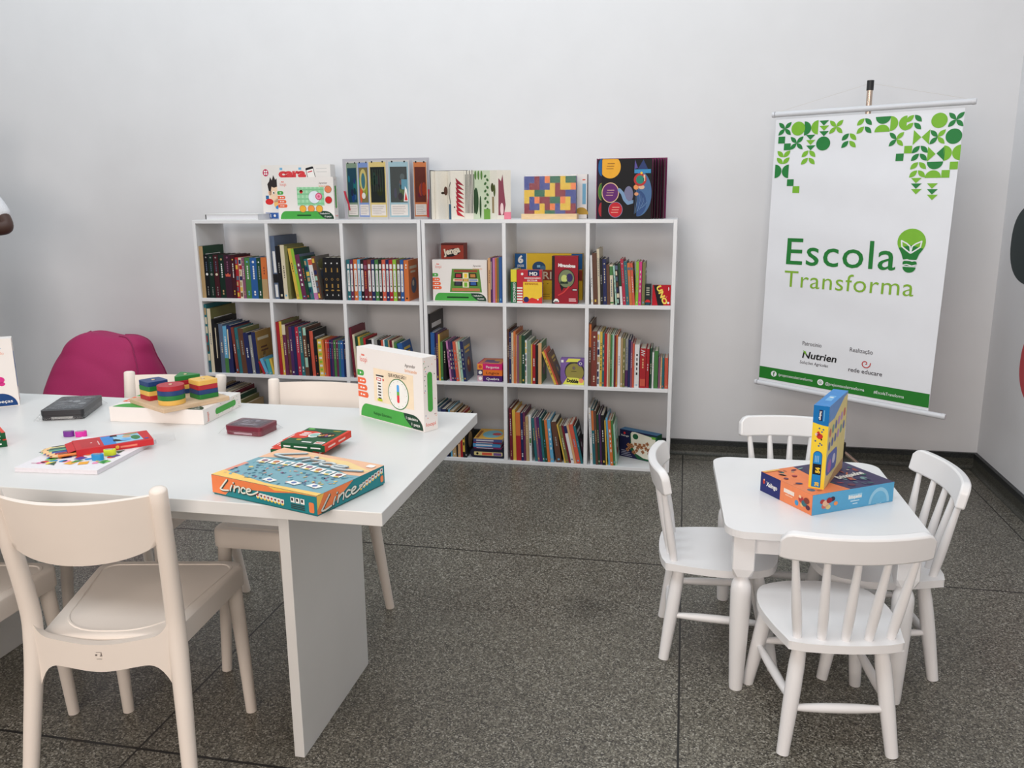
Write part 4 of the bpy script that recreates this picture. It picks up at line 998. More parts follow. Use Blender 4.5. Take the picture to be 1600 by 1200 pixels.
        q = lambda a, b: (w * (.36 + .50 * a + .04 * (1 - b) * (a * 2 - 1) * -1 * 0) + w * (a - .5) * .09 * (1 - b), h * (.225 + .56 * b))
        def quad(a0, b0, a1, b1, mm, l): m.art(F, [q(a0, b0), q(a1, b0), q(a1, b1), q(a0, b1)], mm, l)
        quad(0, 0, 1, 1, ink(92, 140, 62), 1); quad(.06, .05, .94, .17, ink(190, 120, 80), 2); quad(.08, .86, .92, .96, ink(150, 70, 50), 2)
        for a, b, c_ in ((.12, .60, (176, 50, 60)), (.62, .60, (190, 130, 70)), (.12, .27, (60, 60, 80)), (.62, .27, (50, 90, 160))): quad(a, b, a + .26, b + .22, INKB, 2); quad(a + .04, b + .04, a + .22, b + .18, ink(*c_), 3)
        quad(.40, .20, .60, .84, ink(232, 220, 190), 3); quad(.08, .46, .92, .58, ink(232, 220, 190), 3)
        quad(.12, .50, .38, .55, INKR, 4); quad(.62, .50, .9, .55, ink(60, 110, 190), 4); quad(.45, .62, .55, .8, INKY, 4); quad(.45, .24, .55, .42, ink(120, 180, 60), 4); quad(.42, .47, .58, .57, ink(210, 170, 90), 4)
        m.rect(F, w * .26, h * .08, w * .40, h * .035, ink(20, 60, 30), 3)
def loopi_side(m, F, d, h, tone=GRN, seed=1, upright=True):
    r = random.Random(seed)
    cs = [ink(206, 70, 80), ink(60, 90, 160), ink(50, 60, 60), ink(230, 150, 110), ink(80, 150, 90)]
    L, W = (h, d) if upright else (d, h)
    def put(a, b, aw, bw, mm, l):      # a runs along the long direction
        if upright: m.rect(F, b, a, bw, aw, mm, l)
        else: m.rect(F, a, b, aw, bw, mm, l)
    for k in range(46):
        a, b = r.uniform(.03, .95) * L, r.uniform(.05, .9) * W
        if .18 * L < a < .86 * L and .22 * W < b < .74 * W: continue
        if a < .17 * L: continue
        put(a, b, L * .012, W * .05, r.choice(cs), 1)
    if upright: m.rrect(F, W * .30, L * .26, W * .36, L * .54, W * .18, tone, 2); m.text(F, 'loopi', W * .14, L * .07, W * .7, L * .05, LOOPI, 2)
    else: m.rrect(F, L * .30, W * .28, L * .55, W * .42, W * .21, tone, 2); m.text(F, 'loopi', L * .13, W * .10, W * .62, L * .05, LOOPI, 2, rot=90)
T_ = BH + .0005
# white album lying flat
o = thing('book', 'white hardcover book lying flat on the left end of the left bookcase', 'book', (-4.018, -0.325, T_), R(1), 'things on top of the bookcases')
m = MB(); CW = mat((226, 226, 224), .4)
m.box(0, .305, 0, .21, 0, .003, CW).box(0, .305, 0, .21, .028, .031, CW).box(0, .003, 0, .21, .003, .028, ink(84, 84, 84)); m.build('cover', o)
MB().box(.004, .300, .004, .206, .003, .028, mat((218, 218, 222), .7, 'paper')).build('pages', o)
# face guessing game box
w, d, h = .405, .06, .284
m = MB(); m.box(0, w, 0, d, 0, h, mat((226, 222, 218), .4)); F = box_at(w, d, h)('f')
m.text(F, 'cara', .104, .222, .160, .040, ink(206, 60, 66), 2, bold=.07)
m.disc(F, .028, .245, .017, ink(190, 40, 86), 1, ry=.019); 
for a in (45, 135, 225, 315): m.disc(F, .028 + .008 * math.cos(R(a)), .245 + .009 * math.sin(R(a)), .005, INKW, 2, seg=10)
for x in (.112, .222): m.rect(F, x, .258, .016, .012, ink(110, 170, 206), 1)
m.rect(F, .325, .262, .06, .002, ink(180, 180, 180), 1); m.rect(F, .325, .245, .06, .002, ink(180, 180, 180), 1)
FP = Frame(F.P(.275, .205, .0002), (1, -.0, .22), (-.22, 0, 1)); m.rrect(FP, 0, 0, .046, .062, .006, INKB, 1); m.rect(FP, .003, .0, .040, .050, INKW, 2); m.rect(FP, .008, .036, .028, .006, ink(200, 80, 90), 3)
# a plain boy's head: skin, hair, eyes
m.disc(F, .076, .135, .034, ink(238, 206, 176), 1, ry=.046); m.disc(F, .046, .140, .010, ink(232, 190, 160), 1, ry=.014)
m.art(F, [(.040, .150), (.034, .185), (.046, .200), (.052, .222), (.062, .205), (.072, .232), (.082, .208), (.094, .218), (.104, .188), (.108, .165), (.090, .172), (.072, .166), (.058, .172), (.052, .148)], ink(46, 38, 38), 2)
for x in (.068, .092): m.disc(F, x, .140, .007, INKW, 2, ry=.009, seg=12); m.disc(F, x + .001, .139, .004, ink(70, 50, 36), 3, ry=.006, seg=10)
m.disc(F, .086, .082, .020, ink(238, 186, 110), 1, ry=.026); m.disc(F, .040, .092, .024, INKR, 2, ry=.016); m.rect(F, .020, .105, .018, .020, ink(40, 100, 156), 1); m.disc(F, .092, .064, .018, ink(60, 140, 206), 3, ry=.010, rot=15)
m.rect(F, .012, .002, .105, .032, ink(52, 92, 160), 1); m.rect(F, .085, .002, .032, .032, ink(130, 160, 210), 2)
for x in (.026, .066): m.disc(F, x, .018, .007, INKW, 2, seg=12)
m.rect(F, .040, .008, .004, .018, INKW, 2)
o = m.build('game_box', loc=(-3.756, -.175, T_), rot=R(-1.5)); tag(o, 'white game box with a cartoon boy and red letters, atop the left bookcase', 'game box', 'things on top of the bookcases')
w, d, h = .316, .05, .217
m = MB(); m.box(0, w, 0, d, 0, h, BOXW); loopi_front(m, box_at(w, d, h)('f'), w, h, '1 tabuleiro', '15 peças', 'circles'); loopi_side(m, box_at(w, d, h)('r'), d, h, seed=4)
tag(m.build('game_box', loc=(-3.618, -.272, T_), rot=R(0)), 'white game box with green stripe and coloured circles, on top of the left bookcase', 'game box', 'things on top of the bookcases')
# folding picture book with ribbons
o = thing('picture_book', 'open fold-out picture book with red ribbons standing on top of the left bookcase', 'book', (-3.285, -.175, T_), 0, 'things on top of the bookcases')
GRY = mat((176, 174, 182), .5)
MB().box(0, .475, 0, .003, 0, .31, GRY).build('cover', o)
m = MB()
hingey = [(0, 0), (.052, -.055), (.118, -.045), (.128, -.055), (.205, -.120), (.287, -.128), (.300, -.118), (.395, -.055), (.405, -.045), (.470, -.004)]
panels = [((.020, -.010), (.098, -.040), (24, 62, 78), (120, 140, 120), (150, 170, 140)), ((.100, -.050), (.180, -.092), (122, 110, 70), (120, 144, 196), (120, 144, 196)), ((.182, -.112), (.290, -.128), (28, 34, 32), (208, 186, 120), (208, 186, 120)), ((.291, -.126), (.400, -.098), (60, 66, 66), (150, 180, 190), (140, 170, 170)), ((.402, -.050), (.468, -.012), (96, 44, 36), (200, 120, 74), (190, 110, 70))]
rr_ = random.Random(5)
for (a, b, pc, fc, tc_) in panels:
    a = Vector((a[0], a[1], 0)); b = Vector((b[0], b[1], 0)); L = (b - a).length
    mm = MB(); Fp = Frame(a, b - a, (0, 0, 1)); hh = .296
    T = Matrix.Translation(a) @ Matrix.Rotation(math.atan2((b - a).y, (b - a).x), 4, 'Z')
    mm.box(0, L, 0, .0018, 0, hh, mat((190, 188, 188), .6), T)
    e = L * .06
    mm.rect(Fp, e, .012, L - 2 * e, hh * .93, ink(*fc), 1); mm.rect(Fp, e * 2, .085, L - 4 * e, hh * .60, ink(*pc), 2); mm.rect(Fp, e * 2, .020, L - 4 * e, .055, ink(220, 212, 206), 2)
    for k in range(5): mm.rect(Fp, e * 3, .028 + .009 * k, (L - 6 * e) * rr_.uniform(.7, 1), .0018, ink(150, 140, 140), 3)
    for k in range(7):
        mm.disc(Fp, rr_.uniform(.25, .75) * L, .09 + rr_.uniform(.02, .13), L * rr_.uniform(.06, .16), ink(*[min(235, max(10, c * rr_.uniform(.6, 1.7))) for c in pc]), 3 + k % 3, ry=rr_.uniform(.012, .035), seg=12)
    for x in (.22, .78): mm.disc(Fp, L * x, hh * .972, .0045, INKB, 2, seg=10)
    if pc == (122, 110, 70): mm.disc(Fp, L * .5, .20, L * .30, ink(196, 180, 110), 7, ry=.055); mm.disc(Fp, L * .5, .195, L * .17, ink(60, 110, 120), 8, ry=.040); mm.disc(Fp, L * .5, .12, L * .16, ink(220, 216, 210), 8, ry=.016)
    if pc == (60, 66, 66): mm.rect(Fp, L * .62, .15, L * .26, .05, ink(90, 140, 160), 7); mm.art(Fp, [(L * .70, .090), (L * .9, .090), (L * .86, .15), (L * .78, .165)], INKW, 8); mm.art(Fp, [(L * .74, .095), (L * .88, .095), (L * .8, .14)], INKR, 9)
    if pc == (28, 34, 32):
        for k in range(6): mm.rect(Fp, L * (.14 + .12 * k), .14, L * .03, .11, ink(52, 66, 54), 7)
    mm.build('page', o)
RIB = mat((176, 24, 52), .5, 'cloth')
for x0, pts in ((.006, [(0, -.006, .145), (.012, -.014, .11), (.026, -.016, .075), (.030, -.018, .045)]), (.470, [(0, -.006, .150), (-.002, -.012, .10), (-.003, -.015, .05), (-.002, -.018, .008)])):
    m = MB(); P = [Vector((x0 + q[0], q[1], q[2])) for q in pts]
    m.slab(lambda u, v: (P[min(3, int(v * 3))].lerp(P[min(3, int(v * 3) + 1)], v * 3 - int(v * 3)) + Vector(((u - .5) * .011, 0, 0)), Vector((0, -1, .1)).normalized()), 2, 12, .0012, RIB)
    m.build('ribbon', o, smooth=60)
# accordion book with plants
o = thing('accordion_book', 'white concertina book with plant and fox drawings standing on the right bookcase', 'book', (-2.766, -.300, T_), 0, 'things on top of the bookcases')
PAP = mat((226, 220, 208), .7, 'paper')
xs = [0, .010, .020, .042, .080, .109, .172, .226, .304, .346, .412]; ys = [0, -.012, .002, -.014, .026, -.016, .008, -.022, .010, -.022, .004]
arts = ['', '', '', 'dot', 'blue', 'red', 'dark', 'leafy', 'brown', 'fox']
for k in range(10):
    a = Vector((xs[k], ys[k], 0)); b = Vector((xs[k + 1], ys[k + 1], 0)); L = (b - a).length; Fp = Frame(a, b - a, (0, 0, 1)); hh = .238
    mm = MB(); T = Matrix.Translation(a) @ Matrix.Rotation(math.atan2((b - a).y, (b - a).x), 4, 'Z')
    mm.box(.0004, L - .0004, 0, .0012, 0, hh, PAP, T)
    s = arts[k]; rq = random.Random(k)
    if s == 'dot': mm.disc(Fp, L * .8, .14, L * .2, ink(90, 60, 50), 1, ry=.022); mm.disc(Fp, L * .5, .13, L * .2, ink(60, 50, 40), 1, ry=.006)
    if s == 'blue': mm.rect(Fp, L * .3, 0, L * .7, .075, ink(46, 90, 120), 1); mm.stroke(Fp, [(L * .9, .18), (L * .55, .16), (L * .5, .12), (L * .8, .08)], .008, INKB, 1)
    if s == 'red':
        for q in range(8): mm.art(Fp, [(L, .01 + .022 * q), (L * .35, .05 + .022 * q), (L * .45, .02 + .022 * q)], ink(186 - 6 * q, 30, 50), 1)
        mm.disc(Fp, L * .25, .06, .004, INKB, 1, seg=8)
    if s == 'dark':
        for q in range(6): mm.rect(Fp, L * (.12 + .15 * q), .03, L * .07, .19 + .02 * (q % 2), ink(34, 38, 40), 1)
    if s == 'leafy':
        mm.rect(Fp, 0, 0, L, hh, ink(196, 208, 182), 1); mm.disc(Fp, L * .16, .09, L * .15, ink(44, 74, 44), 2, ry=.065); mm.disc(Fp, L * .42, .06, L * .06, ink(52, 80, 48), 2, ry=.055); mm.rect(Fp, L * .02, .03, L * .05, .19, ink(50, 60, 48), 2)
        for q in range(3): mm.disc(Fp, L * (.14 + .18 * q), .215, L * .06, ink(90, 130, 66), 2, ry=.022)
        for q in range(11): mm.disc(Fp, L * (.72 + .13 * (q % 2)), .03 + .018 * q, L * .065, ink(58, 100, 52), 2, ry=.008, rot=30 if q % 2 else -30)
        mm.rect(Fp, L * .62, 0, L * .38, .05, ink(110, 160, 70), 3)
    if s == 'brown':
        mm.disc(Fp, L * .35, .155, L * .22, ink(70, 72, 40), 1, ry=.022); mm.disc(Fp, L * .65, .14, L * .15, ink(80, 90, 46), 1, ry=.03); mm.rect(Fp, L * .3, .03, L * .3, .08, ink(150, 130, 100), 1)
    if s == 'fox':
        mm.art(Fp, [(L * .1, .02), (L * .5, .02), (L * .62, .07), (L * .5, .15), (L * .42, .218), (L * .3, .185), (L * .12, .20)], ink(140, 70, 86), 1); mm.rect(Fp, L * .5, 0, L * .5, .035, ink(230, 130, 150), 2); mm.disc(Fp, L * .35, .05, L * .12, ink(240, 210, 210), 3, ry=.03)
    mm.build('page', o)
MB().box(-.004, -.001, -.002, .10, 0, .243, ink(90, 90, 92)).box(-.004, .170, .098, .101, 0, .243, mat((84, 84, 84), .5)).build('cover', o)
# wooden block puzzle in its tray
o = thing('block_puzzle', 'wooden tray puzzle of coloured squares wrapped in film on top of the right bookcase', 'puzzle', (-2.298, -.318, T_), R(-2), 'things on top of the bookcases')
WOOD = mat((226, 196, 152), .55, 'wood')
m = MB(); m.box(0, .278, 0, .012, 0, .026, WOOD).box(0, .278, .05, .062, 0, .026, WOOD).box(0, .278, .012, .05, 0, .010, WOOD).box(0, .010, .012, .05, .010, .026, WOOD).box(.268, .278, .012, .05, .010, .026, WOOD); m.build('tray', o, bevel=.001)
m = MB(); w, h = .258, .196; m.box(.012, .270, .016, .046, .0105, .0105 + h, ink(60, 74, 140)); F = Frame((.012, .016, .0105), (1, 0, 0), (0, 0, 1))
GRID = ['BBRBOGGYGG', 'BRRBBYRYYO', 'YYGGYYRRBB', 'YBORRGGOYB', 'RBBYROBYYR', 'RRYYGGBBRR']
CC = {'B': ink(62, 74, 144), 'R': ink(132, 36, 56), 'O': ink(236, 130, 74), 'G': ink(36, 104, 78), 'Y': ink(226, 186, 60)}
for j, row in enumerate(GRID):
    for i, c in enumerate(row): m.rect(F, w * i / 10, h * (5 - j) / 6, w / 10, h / 6, CC[c], 1)
m.build('squares', o)
MB().box(.009, .273, .0122, .0495, .0101, .214, clear_film()).build('film_wrap', o)
w, d, h = .235, .042, .216
m = MB(); m.box(0, w, 0, d, 0, h, BOXW, faces=[None, None, None, None, None, ink(70, 40, 56)]); F = box_at(w, d, h)('f'); m.rect(F, w * .90, .070, w * .075, .10, ink(120, 176, 206), 1); m.disc(F, w * .88, .02, .035, ink(190, 150, 60), 1, a0=0, a1=180); m.rect(F, w * .9, .186, w * .06, .006, LOOPI, 1)
tag(m.build('game_box', loc=(-2.218, -.215, T_), rot=R(-1)), 'pale blue and white box half hidden behind the wooden square puzzle', 'game box', 'things on top of the bookcases')
# pop-up wizard book
o = thing('popup_book', 'black pop-up book of a blue bearded wizard at the right end of the bookcase tops', 'book', (-1.925, -.300, T_), 0, 'things on top of the bookcases')
BLK = ink(12, 12, 18); MAG = ink(120, 36, 84)
MB().box(-.004, .330, .105, .110, 0, .290, MAG).box(-.004, -.001, .0, .105, 0, .286, MAG).build('cover', o)
m = MB(); m.box(0, .022, .004, .020, 0, .280, ink(30, 20, 40)); F = Frame((0, .004, 0), (1, 0, 0), (0, 0, 1))
m.disc(F, .022, .245, .018, ink(24, 96, 160), 1, ry=.042, a0=90, a1=270); m.disc(F, .022, .13, .018, ink(150, 130, 70), 1, ry=.042, a0=90, a1=270); m.disc(F, .022, .13, .016, ink(56, 120, 46), 2, ry=.038, a0=90, a1=270); m.disc(F, .022, .045, .014, ink(170, 40, 50), 1, ry=.034, a0=90, a1=270)
m.build('page', o)
m = MB(); m.box(.0225, .176, -.004, -.002, 0, .283, BLK); F = Frame((.0225, -.004, 0), (1, 0, 0), (0, 0, 1))
m.art(F, [(min(.090, max(.001, .040 + .050 * math.cos(R(10 * q)))), min(.2825, .246 + .054 * math.sin(R(10 * q)))) for q in range(36)], ink(236, 170, 50), 1)
m.disc(F, .042, .125, .042, ink(226, 190, 150), 1, ry=.048); m.disc(F, .042, .125, .038, ink(96, 38, 106), 2, ry=.044)
m.disc(F, .068, .044, .035, ink(130, 120, 150), 1, ry=.038); m.disc(F, .068, .044, .032, ink(190, 36, 48), 2, ry=.035)
for x, y, c_ in ((.042, .25, (150, 100, 40)), (.042, .125, (206, 160, 150)), (.068, .044, (240, 170, 150))):
    for k in (-1, 0, 1): m.rect(F, x - .018 + .003 * k, y - .002 + .012 * k, .034, .003, ink(*c_), 4)
BE, BE2, BE3 = ink(74, 108, 150), ink(122, 152, 186), ink(50, 78, 126)
m.disc(F, .130, .115, .022, ink(120, 120, 150), 2, ry=.04); m.stroke(F, [(.085, .138), (.100, .122), (.112, .092), (.128, .075), (.152, .082)], .016, BE2, 3)
m.build('page', o)
m = MB(); m.box(.1765, .262, -.012, -.010, 0, .283, BLK); F = Frame((.1765, -.012, 0), (1, 0, 0), (0, 0, 1))
m.disc(F, .020, .12, .066, BE, 1, ry=.108, a0=-90, a1=90); m.disc(F, .016, .075, .046, BE3, 2, ry=.062, a0=-90, a1=90)
for k in range(9): m.stroke(F, [(.006 + .008 * k, .15 - .010 * k), (.010 + .0075 * k, .09 - .002 * k), (.006 + .005 * k, .025 + .004 * k)], .0016, BE2 if k % 2 else BE, 3)
m.rect(F, .002, .215, .078, .018, ink(60, 140, 190), 3); m.art(F, [(.018, .234), (.066, .234), (.044, .278)], ink(44, 60, 110), 3); m.art(F, [(.002, .234), (.018, .24), (.004, .278)], ink(90, 80, 150), 3)
m.disc(F, .030, .185, .030, ink(186, 50, 52), 4, ry=.030); m.disc(F, .030, .185, .019, ink(40, 130, 112), 5, ry=.020); m.disc(F, .036, .216, .006, INKY, 5, seg=8); m.rect(F, .046, .178, .008, .03, ink(226, 190, 160), 5)
m.disc(F, .012, .150, .012, ink(232, 150, 90), 4, ry=.012); m.disc(F, .038, .150, .014, ink(220, 180, 150), 3, ry=.010); m.disc(F, .014, .118, .010, ink(214, 150, 110), 4, ry=.008)
m.build('page', o)
for k in range(5): MB().box(.266 + .013 * k, .2685 + .013 * k, -.008 + .006 * k, .104, 0, .283, BLK if k % 2 else ink(58, 44, 44)).build('page', o)

# ------------------------------------------------------------------ games inside the bookcases
Z0, Z1, Z2 = 2 * BR_ + BT + .0005, BR_ + BT + .0005, BT + .0005
w, d, h = .288, .05, .212
m = MB(); m.box(0, w, 0, d, 0, h, BOXW); loopi_front(m, box_at(w, d, h)('f'), w, h, '1 tabuleiro', '16 peças', 'board')
tag(m.build('game_box', loc=(-2.766, -.312, Z0), rot=0), 'white game box picturing a green board, in front of the red wooden-tower game', 'game box', 'games on the right bookcase top shelf')
w, d, h = .122, .08, .287
RDB = ink(158, 58, 44)
m = MB(); m.box(0, w, 0, d, 0, h, RDB); F = box_at(w, d, h)('f')
m.disc(F, w * .5, h * .835, w * .38, INKB, 1, ry=h * .070, rot=14); m.text(F, 'Jenga', w * .12, h * .785, w * .76, h * .105, ink(232, 220, 200), 2, bold=.05, rot=12); m.rect(F, 0, h * .97, w, h * .03, ink(90, 30, 26), 1)
tag(m.build('game_box', loc=(-2.757, -.175, Z0)), 'tall brick red box of a wooden block tower game in the right bookcase', 'game box', 'games on the right bookcase top shelf')
w, d, h = .352, .05, .237
YB = ink(216, 178, 40); BLU = ink(24, 84, 140)
m = MB(); m.box(0, w, 0, d, 0, h, YB); F = box_at(w, d, h)('f')
m.rect(F, 0, h * .66, w * .17, h * .34, BLU, 1); m.text(F, '6', w * .045, h * .80, w * .08, h * .15, INKW, 2, bold=.05); m.text(F, 'JOGOS', w * .035, h * .71, w * .10, h * .05, INKW, 2, bold=.02)
m.rect(F, w * .172, h * .66, w * .006, h * .34, INKW, 2); m.rect(F, w * .84, h * .66, w * .16, h * .34, BLU, 1); m.text(F, '6', w * .90, h * .87, w * .03, h * .07, INKW, 2)
m.disc(F, w * .36, h * .70, w * .10, ink(30, 70, 110), 1, ry=h * .13); m.rect(F, w * .33, h * .70, w * .05, h * .05, ink(130, 180, 210), 2); m.disc(F, w * .42, h * .68, w * .04, ink(70, 110, 140), 2, ry=h * .06)
m.rect(F, 0, h * .42, w, h * .23, ink(140, 56, 40), 3); m.text(F, 'SRI', w * .335, h * .45, w * .21, h * .16, ink(214, 200, 176), 4, bold=.01)
for k in range(8): m.rect(F, w * (.34 + .07 * k), h * .34, w * .02, h * .02, ink(120, 90, 30), 1)
for k in range(2): m.rect(F, w * .36, h * (.06 + .05 * k), w * .16, h * .012, ink(130, 100, 30), 1)
tag(m.build('game_box', loc=(-2.360, -.175, Z0)), 'yellow and blue box of six games standing at the back of the right bookcase', 'game box', 'games on the right bookcase top shelf')
w, d, h = .030, .12, .168
o = thing('dictionary', 'green and yellow dictionary standing spine out at left of the red pocket dictionary', 'book', (-2.351, -.332, Z0), 0, 'dictionaries')
m = MB(); GB, YB2 = ink(28, 104, 64), ink(226, 214, 60); m.box(0, w, 0, .002, 0, h, GB).box(0, .002, .002, d, 0, h, GB).box(w - .002, w, .002, d, 0, h, YB2); F = Frame((0, 0, 0), (1, 0, 0), (0, 0, 1))
m.rect(F, 0, h * .63, w, h * .37, YB2, 1); m.text(F, 'DICIONÁRIO', w * .80, h * .03, h * .58, w * .42, INKW, 2, bold=.02, rot=90); m.build('cover', o)
MB().box(.002, w - .002, .002, d - .003, .002, h - .002, PAGES).build('pages', o)
w, d, h = .128, .036, .166
o = thing('dictionary', 'red and yellow pocket Spanish dictionary facing out, white stripes down its left side', 'book', (-2.3185, -.336, Z0), 0, 'dictionaries')
m = MB(); RR2 = ink(188, 44, 56); m.box(0, w, 0, .002, 0, h, RR2).box(0, w, d - .002, d, 0, h, RR2).box(0, .002, .002, d - .002, 0, h, RR2); F = Frame((0, 0, 0), (1, 0, 0), (0, 0, 1))
for k in range(6): m.rect(F, 0, h * (.01 + .085 * k), w * .22, h * .045, INKW, 1)
m.rect(F, w * .44, h * .82, w * .45, h * .18, ink(28, 40, 86), 1); m.text(F, 'MD', w * .50, h * .84, w * .32, h * .10, INKW, 2, bold=.03); m.disc(F, w * .21, h * .88, w * .05, INKW, 1, seg=14)
m.rect(F, w * .25, h * .02, w * .75, h * .62, INKY, 1); m.text(F, 'MINIDICIONÁRIO', w * .30, h * .735, w * .64, h * .045, INKW, 2, bold=.02); m.text(F, 'ESCOLAR', w * .42, h * .66, w * .40, h * .05, INKW, 2, bold=.02); m.text(F, 'ESPANHOL', w * .32, h * .555, w * .54, h * .06, ink(150, 60, 20), 2, bold=.02)
m.art(F, [(w * .25, h * .0), (w, 0), (w, h * .20), (w * .8, h * .12), (w * .6, h * .17), (w * .45, h * .11), (w * .25, h * .06)], ink(206, 50, 50), 2); m.disc(F, w * .37, h * .11, w * .11, ink(40, 44, 100), 3); m.disc(F, w * .84, h * .11, w * .03, INKW, 3, seg=10)
m.build('cover', o); MB().box(.002, w - .002, .002, d - .002, .002, h - .002, PAGES).build('pages', o)
w, d, h = .130, .048, .236
m = MB(); RD3 = ink(150, 26, 42); m.box(0, w, 0, d, 0, h, RD3, faces=[None, None, None, None, INKB, ink(30, 32, 52)]); F = box_at(w, d, h)('f')
m.rect(F, 0, 0, w * .11, h, INKB, 1); m.disc(F, w * .56, h * .53, w * .32, INKB, 1, ry=h * .20); m.disc(F, w * .56, h * .53, w * .295, ink(120, 130, 96), 2, ry=h * .185); m.art(F, [(w * .3, h * .40), (w * .5, h * .38), (w * .38, h * .26)], INKB, 1)
m.disc(F, w * .48, h * .53, w * .12, ink(196, 206, 120), 3, ry=h * .08); m.disc(F, w * .68, h * .55, w * .12, ink(52, 44, 92), 3, ry=h * .09); m.rect(F, w * .32, h * .42, w * .3, h * .05, ink(30, 50, 40), 3)
m.text(F, 'Miraculous', w * .24, h * .78, w * .66, h * .065, INKW, 2, bold=.05, rot=-3)
m.stroke(F, [(w * .26, h * .18), (w * .46, h * .24), (w * .66, h * .36)], w * .05, ink(206, 60, 60), 4); m.rect(F, w * .78, h * .27, w * .2, h * .05, INKB, 2); m.rect(F, w * .8, h * .285, w * .16, h * .018, INKW, 3)
m.disc(F, w * .17, h * .03, w * .11, INKW, 3, ry=h * .075, a0=0, a1=180); m.rect(F, w * .10, h * .035, w * .14, h * .018, INKB, 4); m.rect(F, w * .66, h * .09, w * .26, h * .02, ink(230, 190, 190), 2); m.rect(F, w * .66, h * .05, w * .28, h * .02, ink(230, 190, 190), 2)
tag(m.build('game_box', loc=(-2.141, -.335, Z0), rot=R(2)), 'dark red box with a round picture, standing in front of the yellow game box', 'game box', 'games on the right bookcase top shelf')
w, d, h = .038, .07, .098
m = MB(); m.box(0, w, 0, d, 0, h, ink(34, 46, 48)); F = box_at(w, d, h)('f'); m.disc(F, w * .62, h * .14, w * .34, INKR, 1, ry=h * .14, a0=0, a1=180); m.disc(F, w * .62, h * .13, w * .30, ink(24, 74, 92), 2, ry=h * .12, a0=180, a1=360)
for k in range(6): m.rect(F, w * .06, h * (.08 + .13 * k), w * .18, h * .05, ink(170, 176, 150), 1)
for k in range(4): m.rect(F, w * .42, h * (.5 + .11 * k), w * .4, h * .05, ink(190, 190, 170), 1)
tag(m.build('game_box', loc=(-1.690, -.331, Z0)), 'small dark card game box just left of the red yellow-lettered card box', 'game box', 'games on the right bookcase top shelf')
w, d, h = .088, .024, .098
m = MB(); m.box(0, w, 0, d, 0, h, ink(186, 24, 40)); F = box_at(w, d, h)('f'); m.art(F, [(w * .06, h), (w * .30, h), (w * .62, 0), (w * .30, 0)], INKB, 1)
m.text(F, 'UNO', w * .20, h * .92, h * .98, w * .25, ink(240, 216, 96), 2, bold=.05, rot=-67)
m.disc(F, w * .86, h * .82, w * .05, INKW, 1, ry=h * .09, a0=-90, a1=90); m.stroke(F, [(w * .80, h * .45), (w * .70, h * .30), (w * .88, h * .12)], w * .03, ink(226, 120, 130), 1); m.disc(F, w * .88, h * .12, w * .06, INKW, 2, seg=10)
tag(m.build('game_box', loc=(-1.644, -.333, Z0), rot=R(4)), 'small red card game box with slanting yellow letters at the right end of its shelf', 'game box', 'games on the right bookcase top shelf')
# three little puzzle boxes in a stack
for k, (c_, txt, side, lab) in enumerate((((72, 30, 96), 'Quebra', (196, 160, 170), 'purple puzzle box at the bottom of the stack of three'), ((224, 116, 46), 'Lógica', (70, 60, 90), 'orange puzzle box in the middle of the stack of three'), ((206, 36, 110), 'Perguntas', (236, 150, 60), 'magenta puzzle box on top of the stack of three'))):
    w, d, h = .132, .16, .0308
    m = MB(); m.box(0, w, 0, d, 0, h, ink(*c_)); F = box_at(w, d, h)('f'); m.rect(F, 0, 0, w * .22, h, ink(*side), 1); m.disc(F, w * .12, h * .5, h * .3, INKW if k < 2 else ink(200, 80, 50), 2); m.text(F, txt, w * .36, h * .28, w * .52, h * .40, INKW if k != 1 else ink(90, 40, 20), 2, bold=.01)
    Ft = box_at(w, d, h)('t'); m.rect(Ft, w * .06, d * .06, w * .88, d * .88, ink(226, 140, 90), 1); m.rect(Ft, w * .2, d * .2, w * .6, d * .5, ink(110, 90, 130), 2); m.disc(Ft, w * .3, d * .2, w * .14, ink(206, 90, 120), 3); m.disc(Ft, w * .7, d * .6, w * .16, ink(230, 170, 90), 3)
    tag(m.build('puzzle_box', loc=(-2.534, -.325, Z1 + k * .0311)), lab + ', right bookcase middle row', 'puzzle box', 'stacked puzzle boxes')
w, d, h = .122, .04, .134
m = MB(); VIO, LIM = ink(126, 96, 160), ink(226, 224, 96); m.box(0, w, 0, d, 0, h, VIO); F = box_at(w, d, h)('f')
m.disc(F, w * .60, h * .50, w * .42, ink(60, 54, 62), 1, ry=h * .40); m.disc(F, w * .60, h * .47, w * .385, ink(150, 140, 74), 2, ry=h * .35); m.art(F, [(w * .22, h * .86), (w * .34, h), (w * .85, h), (w * .8, h * .88)], LIM, 3)
m.disc(F, w * .57, h * .64, w * .07, ink(120, 110, 60), 3); m.ring(F, w * .57, h * .64, w * .05, w * .015, VIO, 4); m.rect(F, w * .46, h * .50, w * .22, h * .02, ink(70, 60, 40), 3)
m.art(F, [(w * .10, 0), (w, 0), (w, h * .18), (w * .72, h * .26), (w * .30, h * .27), (w * .2, h * .14)], LIM, 5); m.text(F, 'Dobble', w * .27, h * .09, w * .50, h * .13, INKB, 6, bold=.06, rot=-4); m.disc(F, w * .88, h * .16, w * .10, ink(236, 150, 110), 6); m.disc(F, w * .85, h * .83, w * .13, ink(96, 70, 140), 4); m.ring(F, w * .85, h * .82, w * .06, w * .02, INKW, 5); m.rect(F, w * .03, h * .84, w * .1, h * .1, INKW, 1)
tag(m.build('game_box', loc=(-2.098, -.318, Z1), rot=R(-3)), 'lilac and yellow card game box with a round olive disc, beside the leaning books', 'game box')
